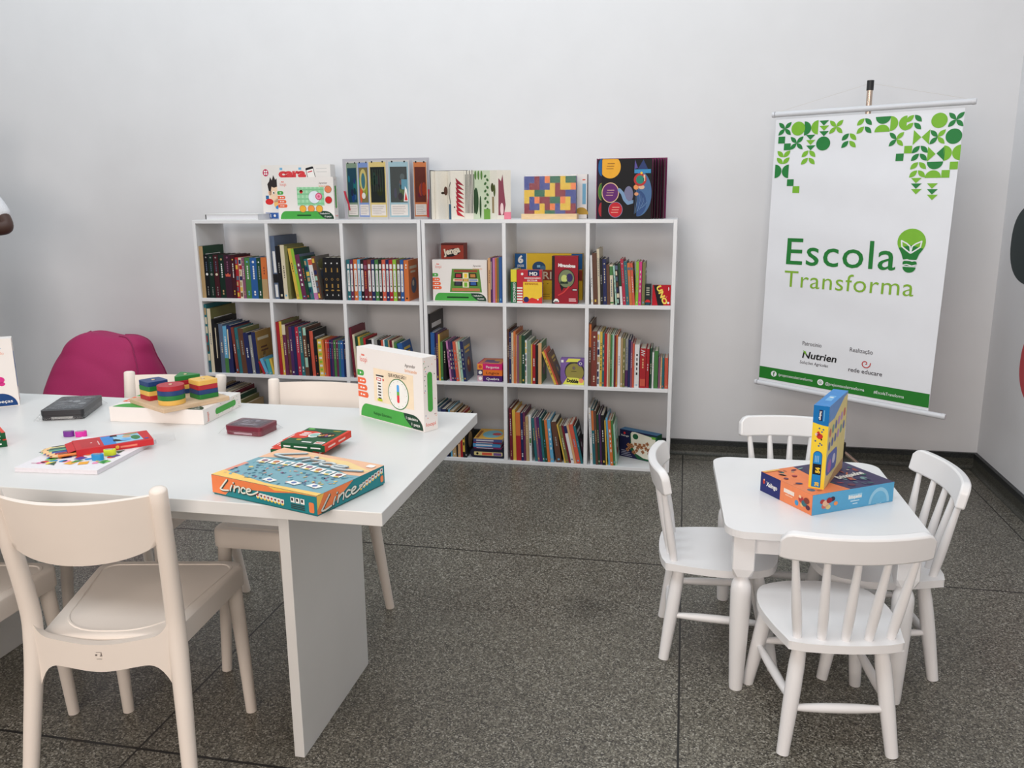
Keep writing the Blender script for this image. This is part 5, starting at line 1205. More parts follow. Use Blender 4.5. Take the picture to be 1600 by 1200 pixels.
# flat pile bottom row
for k, (w, d, h, c_, lab, ox) in enumerate(((.182, .19, .048, (30, 32, 52), 'dark rounded pencil case at the bottom of the flat pile, right bookcase bottom row', 0), (.150, .19, .008, (112, 40, 84), 'thin plum book lying between the blue one and the dark pencil case', .02), (.148, .2, .020, (70, 140, 190), 'light blue book in the middle of the flat pile, right bookcase bottom row', .016), (.152, .2, .008, (116, 40, 70), 'thin wine red book just under the yellow-covered one in the flat pile', .018), (.156, .2, .016, (226, 176, 80), 'yellow-covered board book on top of the flat pile, right bookcase bottom row', .018))):
    zz = Z2 + sum((.048, .008, .020, .008)[:k]) + .0004 * k
    m = MB()
    if k == 0:
        pts = [(h * .5 + h * .5 * math.cos(R(a)), h * .5 + h * .5 * math.sin(R(a))) for a in range(90, 271, 15)] + [(w, 0), (w, h)]
        T = Matrix(((1, 0, 0, 0), (0, 0, -1, d), (0, 1, 0, 0), (0, 0, 0, 1))); m.prism(pts, 0, d, ink(*c_), T)
        F = Frame((0, 0, 0), (1, 0, 0), (0, 0, 1)); m.rrect(F, w * .12, h * .26, w * .85, h * .42, h * .1, ink(206, 190, 130), 1); m.rect(F, w * .36, h * .3, w * .3, h * .3, ink(200, 84, 60), 2); m.rect(F, w * .7, h * .3, w * .24, h * .3, ink(110, 80, 130), 2); m.disc(F, w * .22, h * .47, h * .14, INKB, 2, seg=10)
        o = m.build('pencil_case', loc=(-2.580, -.330, zz)); tag(o, lab, 'pencil case')
    else:
        o = thing('book', lab, 'book', (-2.580 + ox, -.325, zz), R((1, -1, 2, 0, 1)[k]), 'flat pile of books')
        sp = ink(70, 80, 130) if k == 4 else ink(*c_)
        m.box(0, w, 0, .002, 0, h, sp).box(0, w, .002, d, 0, .0015, ink(*c_)).box(0, w, .002, d, h - .0015, h, ink(*c_)); F = Frame((0, 0, 0), (1, 0, 0), (0, 0, 1)); m.rect(F, w * .1, h * .3, w * .6, h * .4, ink(200, 200, 210), 1)
        if k == 4: Ft = Frame((0, 0, h), (1, 0, 0), (0, 1, 0)); m.disc(Ft, w * .55, d * .5, w * .34, ink(130, 190, 206), 1, ry=d * .36); m.disc(Ft, w * .7, d * .5, w * .16, ink(206, 90, 90), 2); m.rect(Ft, w * .05, d * .1, w * .1, d * .7, ink(150, 90, 40), 1)
        m.build('cover', o); MB().box(.002, w - .001, .002, d - .001, .0015, h - .0015, PAGES).build('pages', o)
# box of wooden domino tiles
w, d, h = .226, .050, .148
m = MB(); NV = ink(30, 30, 66); DG2 = ink(36, 92, 60); m.box(0, w, 0, d, 0, h, NV, faces=[None, ink(70, 120, 160), None, None, None, ink(30, 84, 54)]); F = box_at(w, d, h)('f')
m.art(F, [(w * .28, h * .92), (w * .30, h * .3), (w * .5, h * .02), (w, 0), (w, h * .95)], DG2, 1); m.art(F, [(w * .30, h * .90), (w * .32, h * .5), (w * .45, h * .2), (w * .65, h * .08), (w * .96, h * .06), (w * .96, h * .88), (w * .42, h * .98), (w * .33, h * .97)], ink(226, 222, 206), 2)
m.disc(F, w * .43, h * .82, w * .075, DG2, 3, ry=h * .10); m.text(F, 'Xalingo', w * .03, h * .76, w * .22, h * .06, INKW, 2); m.disc(F, w * .13, h * .88, w * .03, INKR, 2, seg=10)
rq = random.Random(3)
for k in range(26):
    x, y = w * (.22 + .76 * ((k * .37) % 1)), h * (.20 + .36 * rq.random() + .1 * ((k * .37) % 1))
    Fq = Frame(F.P(x, y, .0004 + .00004 * k), (math.cos(R(25 * (k % 5) - 50)), 0, math.sin(R(25 * (k % 5) - 50))), (-math.sin(R(25 * (k % 5) - 50)), 0, math.cos(R(25 * (k % 5) - 50))))
    m.rect(Fq, -.009, -.008, .018, .016, ink(176, 122, 84), 3); m.rect(Fq, -.009, -.008, .018, .003, ink(120, 76, 50), 4); m.disc(Fq, 0, .002, .004, ink(110, 64, 44), 4, seg=6)
for k in range(4): m.rect(F, w * .05, h * (.05 + .06 * k), w * (.30 - .03 * k), h * .018, ink(170, 170, 190), 1)
m.disc(F, w * .92, h * .12, w * .05, DG2, 5); m.rect(F, w * .86, h * .84, w * .1, h * .08, ink(110, 170, 60), 4)
tag(m.build('game_box', loc=(-1.800, -.163, Z2), rot=R(-28.5)), 'navy and green box picturing wooden tiles, bottom right cube of the right bookcase', 'game box')

# ------------------------------------------------------------------ things on the big table
TT = TZ + .0005
# big board game box with wavy lettering
SCRIPT = [[(.17, 1), (.10, .66), (.04, .34), (.0, .12), (.08, .04), (.22, .12)], [(.31, .60), (.28, .36), (.27, .14)], [(.345, .84), (.35, .86)], [(.395, .62), (.38, .38), (.37, .14)], [(.385, .42), (.45, .60), (.505, .60), (.515, .42), (.50, .14)],
          [(.665, .54), (.615, .62), (.57, .50), (.56, .28), (.60, .14), (.67, .20)], [(.70, .36), (.78, .42), (.81, .54), (.77, .63), (.715, .54), (.70, .34), (.735, .16), (.81, .15), (.90, .28), (1.0, .52)]]
def script(m, F, x, y, w, h, body, edge, layer, shear=.12, rise=0.0):
    for dx, dy, wd, mm, ly in ((.012 * w, -.05 * h, .21, edge, layer), (0, 0, .135, body, layer + 2)):
        for st in SCRIPT:
            P = [Vector((a, b, 0)) for a, b in st]
            if len(P) > 2: P = spline(P, 3)
            m.stroke(F, [(x + dx + p.x * w + shear * p.y * h, y + dy + p.y * h + rise * p.x * w) for p in P], wd * h, mm, ly)
w, d, h = .296, .222, .044
TEA, ORB, YEL = ink(38, 128, 136), ink(232, 130, 80), ink(240, 196, 92)
o = thing('board_game', 'large teal and orange board game box at the table\'s front right corner', 'board game', (-2.484, -2.933, TT), R(-17.2))
m = MB(); m.box(.002, w - .002, .002, d - .002, 0, .012, ink(30, 104, 110)); m.build('tray', o)
m = MB(); m.box(0, w, 0, d, .003, h, TEA); Ff, Ft, Fr = face(0, w, 0, d, .0, h, 'f'), face(0, w, 0, d, 0, h, 't'), face(0, w, 0, d, 0, h, 'r')
m.art(Ff, [(0, .004), (w * .13, .004), (w * .2, h * .5), (w * .38, h * .62), (w * .62, h * .75), (w * .8, h * .93), (w, h * .97), (w, h), (0, h)], ORB, 1); m.art(Ff, [(w * .55, h), (w * .62, h * .86), (w * .8, h * .97), (w, h * .985), (w, h)], YEL, 2)
script(m, Ff, w * .085, h * .30, w * .37, h * .60, ink(226, 228, 216), ink(58, 70, 66), 3)
for k in range(8):
    m.rect(Ff, w * (.44 + .033 * k), h * (.34 - .012 * k), w * .031, h * .24, INKW, 3); m.disc(Ff, w * (.456 + .033 * k), h * (.46 - .012 * k), w * .009, ink(*[(180, 60, 60), (60, 60, 60), (190, 100, 50), (120, 50, 90)][k % 4]), 4, seg=10); m.disc(Ff, w * (.456 + .033 * k), h * (.33 - .012 * k), w * .012, ink(232, 200, 80), 4, ry=h * .05, seg=10)
for k in range(3): m.rect(Ff, w * (.765 + .045 * k), h * .46, w * .036, h * .26, INKW, 3); m.rect(Ff, w * (.772 + .045 * k), h * .54, w * .016, h * .14, INKB, 4)
for k in range(3): m.rect(Ff, w * .765, h * (.16 + .09 * k), w * .125, h * .05, ink(60, 66, 66), 3)
m.rrect(Ff, w * .93, h * .14, w * .045, h * .50, h * .08, ORB, 3)
# right side
m.art(Fr, [(0, .004), (d * .12, .004), (d * .3, h * .45), (d * .52, h), (0, h)], ORB, 1); m.art(Fr, [(0, h * .3), (d * .1, h), (0, h)], YEL, 2)
script(m, Fr, d * .05, h * .14, d * .60, h * .66, ink(214, 218, 210), ink(58, 70, 66), 3, rise=.035)
for k in range(8): m.rect(Fr, d * (.60 + .047 * k), h * (.34 + .045 * k), d * .040, h * .26, INKW, 3); m.disc(Fr, d * (.62 + .047 * k), h * (.50 + .045 * k), d * .012, ink(*[(180, 60, 60), (60, 60, 60), (190, 100, 50), (120, 50, 90)][k % 4]), 4, seg=10); m.disc(Fr, d * (.62 + .047 * k), h * (.35 + .045 * k), d * .012, ink(232, 200, 80), 4, ry=h * .05, seg=10)
m.rrect(Fr, d * .93, h * .2, d * .045, h * .34, h * .08, ORB, 3)
# top: sea of cards, orange sky, lettering lying across the back
m.rect(Ft, 0, 0, w, d, ink(122, 166, 178), 1); m.art(Ft, [(0, d), (w, d), (w, d * .62), (w * .9, d * .60), (w * .6, d * .74), (w * .3, d * .80), (0, d * .62)], ink(232, 184, 150), 2); m.art(Ft, [(w * .25, d * .92), (w * .6, d * .84), (w * .95, d * .72), (w, d * .78), (w * .7, d * .93)], ink(236, 206, 146), 3)  # glossy reflection painted in: top inks paler than those on the sides
m.art(Ft, [(0, 0), (w, 0), (w, d * .07), (w * .5, d * .05), (0, d * .16)], ink(240, 198, 110), 3); m.rect(Ft, 0, d * .14, w * .04, d * .3, ink(226, 150, 130), 2)
rq = random.Random(11)
for k in range(150):
    x, y = w * rq.uniform(.04, .96), d * rq.uniform(.08, .56)
    c_ = rq.choice([(70, 130, 150), (120, 180, 196), (90, 120, 150), (200, 150, 140), (60, 110, 130), (214, 190, 120), (150, 170, 170), (140, 110, 140)])
    m.disc(Ft, x, y, w * rq.uniform(.008, .020), ink(*c_), 4 + k % 3, ry=d * rq.uniform(.006, .02), rot=rq.uniform(0, 180), seg=7)
for k in range(8):
    x, y = w * (.12 + .105 * k), d * (.60 - .018 * abs(k - 3))
    m.rect(Ft, x - w * .046, y - d * .055, w * .088, d * .12, INKW, 8); m.disc(Ft, x, y + d * .01, w * .026, ink(*[(150, 110, 130), (190, 120, 90), (120, 160, 170), (140, 90, 90)][k % 4]), 9, seg=12); m.disc(Ft, x + w * .012, y - d * .045, w * .022, ink(224, 200, 120), 10, ry=d * .02, seg=10)
for x, y in ((.62, .14), (.42, .10), (.80, .16)): m.art(Ft, [(w * x, d * y), (w * (x + .10), d * (y - .02)), (w * (x + .12), d * (y + .05)), (w * (x + .02), d * (y + .08))], INKW, 8); m.disc(Ft, w * (x + .06), d * (y + .03), w * .02, ink(100, 120, 170), 9, seg=10)
FL_ = Frame(Ft.P(w * .06, d * .74, .0002), (1, -.10, 0), (.10, 1, 0)); 
script(m, FL_, .004, 0, w * .84, d * .22, ink(206, 214, 214), ink(128, 142, 148), 9, shear=.3)
m.rrect(Ft, w * .90, d * .86, w * .07, d * .08, .006, INKW, 8)
m.build('lid', o)
# clock game box
w, d, h = .284, .050, .206
m = MB(); m.box(0, w, 0, d, 0, h, BOXW); loopi_front(m, face(0, w, 0, d, 0, h, 'f'), w, h, '1 tabuleiro', '1 peça', 'clock'); loopi_side(m, face(0, w, 0, d, 0, h, 'r'), d, h, seed=9)
tag(m.build('game_box', loc=(-2.418, -2.241, TT), rot=R(-30.7)), 'white clock-learning game box standing upright at the back right of the big table', 'game box')
# flat box under the stacking toy
w, d, h = .292, .222, .043
m = MB(); m.box(0, w, 0, d, 0, h, BOXW); loopi_front(m, face(0, w, 0, d, 0, h, 't'), w, d, '1 tabuleiro', '16 peças', ''); loopi_side(m, face(0, w, 0, d, 0, h, 'r'), d, h, seed=6, upright=False)
tag(m.build('game_box', loc=(-3.107, -2.428, TT), rot=R(2)), 'white game box lying flat under the wooden shape stacking toy', 'game box')
# wooden stacking toy
BZ = TT + h + .0005
ba = 61.0
o = thing('stacking_toy', 'square wooden board with pegs carrying four stacks of coloured shapes', 'toy', (-2.937, -2.338, BZ), R(ba))
WD2 = mat((206, 178, 146), .6, 'wood')
MB().box(-.102, .102, -.100, .100, 0, .013, WD2).build('base_board', o, bevel=.0015)
ST = {'front': (-.050, -.050), 'left': (-.050, .050), 'right': (.050, -.050), 'back': (.050, .050)}
for k, (x, y) in ST.items(): MB().tube([(x, y, .010), (x, y, .0690)], .0048, mat((214, 190, 156), .6, 'wood'), 12).build('peg', o, smooth=50)
def shape_pts(kind):
    n = 40; pts = []
    for i in range(n):
        a = 2 * math.pi * i / n
        if kind == 'round': r = .037
        else:
            s = {'square': 4, 'triangle': 3, 'hexagon': 6}[kind]; R0 = {'square': .031, 'triangle': .024, 'hexagon': .034}[kind]
            q = (a + math.pi / s) % (2 * math.pi / s) - math.pi / s; r = min(R0 / math.cos(q), R0 * {'square': 1.34, 'triangle': 1.8, 'hexagon': 1.13}[kind])
        pts.append((r * math.cos(a), r * math.sin(a)))
    return pts
SC_ = {'red': (172, 30, 44), 'blue': (24, 58, 112), 'green': (28, 118, 50), 'yellow': (226, 180, 88)}
def ring_block(kind, col):
    m = MB(); P = shape_pts(kind); n = len(P); t = .0135; r = .0062; mm = mat(SC_[col], .45, 'paint')
    vs = [(x, y, 0) for x, y in P] + [(x, y, t) for x, y in P] + [(r * math.cos(2 * math.pi * i / n), r * math.sin(2 * math.pi * i / n), 0) for i in range(n)] + [(r * math.cos(2 * math.pi * i / n), r * math.sin(2 * math.pi * i / n), t) for i in range(n)]
    fs = []
    for i in range(n):
        j = (i + 1) % n
        fs += [(i, j, n + j, n + i), (n + i, n + j, 3 * n + j, 3 * n + i), (2 * n + i, 3 * n + i, 3 * n + j, 2 * n + j), (i, 2 * n + i, 2 * n + j, j)]
    return m.add(vs, fs, mm)
LV = ('at the bottom', 'second from the bottom', 'third from the bottom', 'on top')
for k, kind, cols in (('front', 'round', ('yellow', 'green', 'blue', 'red')), ('left', 'square', ('red', 'yellow', 'green', 'blue')), ('right', 'square', ('green', 'blue', 'red', 'yellow')), ('back', 'triangle', ('blue', 'yellow', 'red', 'green'))):
    x, y = ST[k]; c, s = math.cos(R(ba)), math.sin(R(ba))
    for i, col in enumerate(cols):
        ob = ring_block(kind, col).build('shape_block', loc=(-2.937 + c * x - s * y, -2.338 + s * x + c * y, BZ + .0133 + i * .0137), rot=R(ba + (rnd.uniform(-3, 3) if kind != 'round' else 0) + (20 if kind == 'triangle' else 0)), smooth=35, bevel=.0008)
        tag(ob, '%s %s wooden block %s of the %s stack on the toy board' % (col, kind, LV[i], k), 'wooden block', 'coloured blocks of the stacking toy')
# tins in film bags
def tin(w, d, h, c_, label, loc, rot, pic, bag):
    o = thing('tin_box', label, 'tin', loc, rot)
    MT = mat(c_, .32, 'paint', metal=.25)
    m = MB()
    def rp(i, k=.010):
        pts = []
        for cx_, cy_, a0 in ((w - k - i, k + i, -90), (w - k - i, d - k - i, 0), (k + i, d - k - i, 90), (k + i, k + i, 180)):
            pts += [(cx_ + k * math.cos(R(a0 + 18 * q)), cy_ + k * math.sin(R(a0 + 18 * q))) for q in range(6)]
        return pts
    m.prism(rp(.001), 0, h * .48, MT); F = Frame((0, .001, 0), (1, 0, 0), (0, 0, 1)); m.rect(F, w * .25, h * .10, w * .5, h * .24, pic[0], 2)
    m.build('tin_body', o, bevel=.0012)
    m = MB(); m.prism(rp(0), h * .50, h, MT); Ft = Frame((0, 0, h), (1, 0, 0), (0, 1, 0)); m.rrect(Ft, w * .08, d * .08, w * .84, d * .84, w * .05, pic[1], 1)
    r = random.Random(str(c_))
    for k in range(12): m.disc(Ft, w * r.uniform(.2, .8), d * r.uniform(.2, .8), w * r.uniform(.04, .15), pic[2 + k % (len(pic) - 2)], 2 + k % 4, ry=d * r.uniform(.03, .10), rot=r.uniform(0, 90), seg=10)
    m.build('tin_lid', o, bevel=.0012)
    if bag:
        m = MB(); q = .007
        def bg_(u, v):
            x = -q * 2.6 + (w + q * 4.2) * u; y = -q + (d + 2 * q) * v; e = min(1, 6 * min(u, 1 - u), 6 * min(v, 1 - v))
            return Vector((x, y, .0012 + (h + .0030) * e + .0025 * noise.noise(Vector((x * 60, y * 60, 1))) * e))
        m.grid(bg_, 24, 18, clear_film()); m.build('film_bag', o, smooth=50)
    return o
tin(.113, .086, .0245, (112, 26, 46), 'small dark red tin box in a clear film bag amid the big table', (-2.706, -2.496, TT), R(-5), (ink(170, 140, 150), ink(96, 80, 88), ink(150, 140, 150), ink(70, 66, 80), ink(120, 110, 120)), True)
tin(.118, .185, .029, (44, 44, 48), 'dark grey tin box left of the white box with the stacking toy', (-3.311, -2.461, TT), R(20.5), (ink(150, 150, 150), ink(84, 86, 90), ink(110, 112, 116), ink(66, 68, 72), ink(140, 142, 146)), True)
# boxes of crayons
CR_R, CR_G = ink(214, 62, 44), ink(26, 84, 50)
def crayons(label, loc, rot, low=False):
    w, d, h = .122, .140, .0168
    o = thing('crayon_box', label, 'crayon box', loc, rot, 'green and red crayon boxes')
    m = MB(); m.box(0, w, 0, d, 0, h, CR_G, faces=[None, None, None, None, CR_R, CR_R]); Ft, Ff, Fr = face(0, w, 0, d, 0, h, 't'), face(0, w, 0, d, 0, h, 'f'), face(0, w, 0, d, 0, h, 'r')
    m.art(Ft, [(0, d * .30), (w * .30, d * .34), (w * .52, d * .70), (w * .30, d * .80), (0, d * .78)], CR_R, 1); m.rect(Ft, w * .93, 0, w * .07, d, CR_R, 1)
    m.disc(Ft, w * .42, d * .56, w * .13, INKW, 2, ry=d * .15); m.disc(Ft, w * .42, d * .56, w * .10, ink(150, 190, 180), 3, ry=d * .11)
    m.disc(Ft, w * .66, d * .60, w * .19, INKB, 2, ry=d * .17)
    for k, c_ in enumerate(((220, 190, 120), (200, 140, 60), (200, 90, 60), (120, 90, 140), (230, 210, 150), (170, 120, 60))): m.disc(Ft, w * (.55 + .05 * k), d * (.55 + .03 * (k % 3)), w * .035, ink(*c_), 3, ry=d * .05, seg=10)
    for k in range(3): m.rect(Ft, w * .10, d * (.48 + .08 * k), w * .17, d * .045, INKW, 2)
    m.rect(Ft, w * .70, d * .06, w * .20, d * .14, INKW, 2); m.rect(Ft, w * .72, d * .09, w * .16, d * .07, ink(200, 120, 110), 3); m.rect(Ft, w * .40, d * .10, w * .22, d * .05, INKW, 2); m.disc(Ft, w * .26, d * .24, w * .06, ink(190, 170, 60), 2, ry=d * .04); m.disc(Ft, w * .12, d * .92, w * .08, ink(110, 190, 90), 2, ry=d * .04); m.disc(Ft, w * .75, d * .88, w * .10, ink(160, 140, 50), 2, ry=d * .03)
    for x, q in ((.06, .16), (.30, .30), (.68, .22)): m.rect(Ff, w * x, h * .40, w * q, h * .2, INKW, 1)
    for x in (.12, .5): m.rect(Fr, d * x, h * .36, d * .26, h * .26, ink(240, 200, 190), 1)
    if low: m.rect(Ft, 0, 0, w * .30, d, CR_R, 4); m.rect(Ft, w * .06, d * .2, w * .08, d * .10, INKW, 5)
    m.build('carton', o)
    m = MB(); T = Matrix.Translation((0, d * .30, h * .86)) @ Matrix.Rotation(R(-14), 4, 'Y'); m.box(-.022, -.0003, 0, d * .52, -.0008, 0, CR_R, T); F = Frame(T @ Vector((-.020, 0, 0)), T.to_3x3() @ Vector((1, 0, 0)), (0, 1, 0)); m.rect(F, .006, .012, .006, .03, INKW, 1); m.build('flap', o)
    return o
crayons('lower green and red crayon box under another, just behind the teal board game', (-2.489, -2.656, TT), R(-2), True)
crayons('upper green and red crayon box lying on another, just behind the teal board game', (-2.464, -2.649, TT + .0175), R(-5))
crayons('lower green and red crayon box at the table\'s left edge of the view', (-3.292, -2.790, TT), R(47), True)
crayons('upper green and red crayon box of the pair cut off by the left edge', (-3.296, -2.786, TT + .0175), R(51))
# blue-banner box at the left edge
w, d, h = .285, .050, .212
m = MB(); m.box(0, w, 0, d, 0, h, BOXW); F = face(0, w, 0, d, 0, h, 'f'); loopi_front(m, F, w, h, '', 'peças', '', 'blue', False) if False else None
g, dk = BANNER_G['blue']
m.art(F, [(w * .03, h * .012), (w * .05, h * .15), (w * .13, h * .2), (w * .72, h * .2), (w * .82, h * .012)], ink(60, 130, 196), 1)
pts = [(w * .66, h * .203), (w * .70, h * .10), (w * .80, h * .012), (w * .985, h * .012)] + [(w * .985 - w * .16 * (1 - math.cos(R(a))), h * .012 + h * .19 * math.sin(R(a))) for a in range(10, 91, 10)]
m.art(F, pts, ink(24, 64, 120), 2); m.text(F, 'peças', w * .80, h * .06, w * .14, h * .045, INKW, 3, bold=.01)
m.text(F, 'loopi', w * .055, h * .80, w * .11, h * .075, LOOPI, 2); m.text(F, 'Aprender', w * .745, h * .84, w * .15, h * .045, ink(90, 150, 210), 2); m.text(F, 'brincando', w * .745, h * .77, w * .17, h * .045, ink(236, 170, 150), 2)
m.disc(F, w * .84, h * .40, w * .05, ink(206, 50, 130), 1, ry=h * .05); m.disc(F, w * .45, h * .5, w * .2, ink(240, 210, 120), 1, ry=h * .22); m.disc(F, w * .86, h * .34, w * .03, ink(206, 50, 130), 1, ry=h * .03)
loopi_side(m, face(0, w, 0, d, 0, h, 'r'), d, h, tone=ink(60, 130, 196), seed=12)
c, s = math.cos(R(39)), math.sin(R(39))
tag(m.build('game_box', loc=(-3.516 - w * c, -2.306 - w * s, TT), rot=R(39)), 'white game box with blue stripe standing at the left edge of the view', 'game box')
# activity pad
o = thing('activity_pad', 'white activity book with colourful shapes printed on it, under the pencil box', 'activity book', (-3.030, -2.880, TT), R(4.5))
w, d, h = .210, .262, .0105
m = MB(); WP = mat((230, 226, 230), .55, 'paper'); m.box(0, w, 0, d, h - .0008, h, WP).box(0, w, 0, d, 0, .0008, WP); Ft = face(0, w, 0, d, 0, h, 't')
rq = random.Random(8); cc = [(40, 140, 206), (236, 170, 60), (60, 140, 70), (210, 60, 56), (90, 70, 150), (240, 220, 90), (240, 150, 190), (120, 190, 90), (60, 90, 70)]
for k in range(34):
    x, y = w * rq.uniform(.14, .92), d * rq.uniform(.14, .62); c_ = ink(*cc[k % 9]); a = rq.uniform(0, 90)
    if k % 3 == 0: m.disc(Ft, x, y, .010, c_, 2 + k % 3, ry=.008, rot=a, seg=10)
    else:
        ca, sa = math.cos(R(a)), math.sin(R(a)); q = .011
        m.art(Ft, [(x + ca * q - sa * q, y + sa * q + ca * q), (x - ca * q - sa * q, y - sa * q + ca * q), (x - ca * q + sa * q, y - sa * q - ca * q)] + ([(x + ca * q + sa * q, y + sa * q - ca * q)] if k % 3 == 1 else []), c_, 2 + k % 3)
m.rect(Ft, w * .09, d * .13, w * .10, .0025, ink(190, 90, 130), 2); m.rect(Ft, w * .22, d * .13, w * .08, .0025, ink(190, 120, 150), 2); m.disc(Ft, w * .20, d * .30, .014, ink(40, 140, 206), 3, ry=.011, seg=5)
m.build('cover', o); MB().box(.001, w - .001, .001, d - .001, .0009, h - .0009, mat((224, 220, 226), .7, 'paper')).build('pages', o)
# clear sleeve beside the pad
o = MB().box(0, .075, 0, .060, 0, .006, clear_film()).build('plastic_sleeve', loc=(-2.842, -2.652, TT + .0112), rot=R(38)); tag(o, 'small clear plastic sleeve sticking out under the red pencil box', 'plastic sleeve')
# coloured pencil box: an open carton sleeve lying on the pad, pencils sliding out
PB = thing('pencil_box', 'open red coloured-pencil carton lying across the activity book', 'pencil box', (-2.976, -2.742, TT + .0112), R(44))
L_, W_, H_ = .178, .098, .0155     # length along local x
CRD = ink(196, 48, 54); tk = .0008; y0 = -W_ / 2
m = MB(); m.box(0, L_, y0, y0 + W_, 0, tk, CRD).box(0, L_, y0, y0 + W_, H_ - tk, H_, CRD).box(0, L_, y0, y0 + tk, tk, H_ - tk, CRD).box(0, L_, y0 + W_ - tk, y0 + W_, tk, H_ - tk, CRD).box(L_ - tk, L_, y0 + tk, y0 + W_ - tk, tk, H_ - tk, CRD)
Ft = face(0, L_, y0, y0 + W_, 0, H_, 't'); Ff = face(0, L_, y0, y0 + W_, 0, H_, 'f')
m.rect(Ft, L_ * .36, W_ * .06, L_ * .16, W_ * .88, ink(66, 136, 206), 1); m.art(Ft, [(L_ * .52, W_ * .08), (L_ * .88, W_ * .12), (L_ * .86, W_ * .90), (L_ * .52, W_ * .94)], ink(150, 196, 220), 1)
m.art(Ft, [(L_ * .50, W_ * .30), (L_ * .66, W_ * .22), (L_ * .54, W_ * .52), (L_ * .5, W_ * .5)], INKB, 2); m.art(Ft, [(L_ * .48, W_ * .80), (L_ * .58, W_ * .76), (L_ * .58, W_ * .92), (L_ * .5, W_ * .95)], INKB, 2)
m.disc(Ft, L_ * .80, W_ * .45, L_ * .06, ink(60, 120, 70), 2, ry=W_ * .22); m.disc(Ft, L_ * .70, W_ * .66, L_ * .06, ink(200, 170, 140), 2, ry=W_ * .12); m.disc(Ft, L_ * .76, W_ * .84, L_ * .10, ink(150, 160, 120), 3, ry=W_ * .07); m.disc(Ft, L_ * .66, W_ * .35, L_ * .07, ink(110, 170, 220), 3, ry=W_ * .12)
m.rect(Ft, L_ * .08, W_ * .12, L_ * .24, W_ * .76, ink(184, 52, 56), 1); m.disc(Ft, L_ * .22, W_ * .5, L_ * .014, INKW, 2, seg=10); m.rect(Ft, L_ * .30, W_ * .2, L_ * .015, W_ * .4, ink(226, 180, 180), 2); m.rect(Ft, L_ * .9, W_ * .14, L_ * .05, W_ * .1, ink(50, 80, 160), 2)
m.disc(Ff, L_ * .52, H_ * .5, H_ * .3, ink(226, 170, 70), 1, seg=10); m.rect(Ff, L_ * .56, H_ * .3, L_ * .22, H_ * .3, ink(226, 130, 110), 1)
m.build('carton', PB)
m = MB(); T = Matrix.Translation((0, 0, H_ - tk)) @ Matrix.Rotation(R(-14), 4, 'Y'); m.box(-.018, -.0004, y0 + .004, y0 + W_ - .004, -.0006, 0, CRD, T); m.build('flap', PB)
PCOL = [('black', (28, 28, 34)), ('cream', (226, 214, 150)), ('grey green', (104, 120, 106)), ('dark green', (40, 84, 62)), ('teal', (70, 140, 130)), ('light green', (120, 180, 130)), ('navy', (34, 48, 96)), ('blue', (44, 92, 170)), ('purple', (96, 56, 110)), ('red', (180, 40, 50)), ('brown', (110, 70, 46)), ('orange', (226, 130, 60))]
Mw = mat((222, 186, 138), .6, 'wood')
c44, s44 = math.cos(R(44)), math.sin(R(44))
for i, (cn, c_) in enumerate(PCOL):
    y = W_ / 2 - .0055 - i * .0079; out = .056 - .012 * abs(i - 3.5) / 4.5 + (.004 if i % 2 else 0)
    o = thing('pencil', '%s coloured pencil, %s from the far side, poking out of the red carton' % (cn, ORD[i]), 'pencil', (-2.976 - s44 * y, -2.742 + c44 * y, TT + .0112 + .0056), R(44), 'coloured pencils in the red carton')
    MB().tube([(-out, 0, 0), (.155 - out, 0, 0)], .0036, mat(c_, .35, 'paint'), 6).build('barrel', o)
    MB().tube([(-out - .0002, 0, 0), (-out - .013, 0, 0)], [.0034, .0013], Mw, 12).build('sharpened_wood', o, smooth=50)
    MB().tube([(-out - .0132, 0, 0), (-out - .0185, 0, 0)], [.0013, .0003], mat(c_, .5, 'paint'), 8).build('lead', o, smooth=50)
# sharpeners
for cn, c_, loc, rot, where in (('purple', (112, 36, 140), (-3.116, -2.588, TT), 12, 'left one of two on the bare table top'), ('pink', (214, 44, 160), (-3.082, -2.583, TT), 30, 'right one of two on the bare table top'), ('lime yellow', (206, 220, 40), (-2.868, -2.752, TT + .0110), 20, 'on the activity book behind the blue one'), ('blue', (28, 140, 204), (-2.872, -2.792, TT + .0110), 8, 'on the activity book in front of the red carton')):
    o = thing('pencil_sharpener', 'small %s pencil sharpener, %s' % (cn, where), 'pencil sharpener', loc, R(rot), 'pencil sharpeners')
    m = MB(); mm = mat(c_, .35, 'paint'); pts = []
    for k in range(28):
        a = 2 * math.pi * k / 28; pts.append((.0145 * math.copysign(abs(math.cos(a)) ** .7, math.cos(a)), .0085 * math.copysign(abs(math.sin(a)) ** .8, math.sin(a)) * (1 - .22 * math.cos(a) ** 2)))
    m.prism(pts, 0, .0145, mm); m.build('body', o, smooth=40, bevel=.0018, seg=2)
    MB().box(-.010, .008, -.0035, .0045, .0147, .0153, mat((190, 190, 194), .25, 'paint', metal=1.0)).build('blade', o)
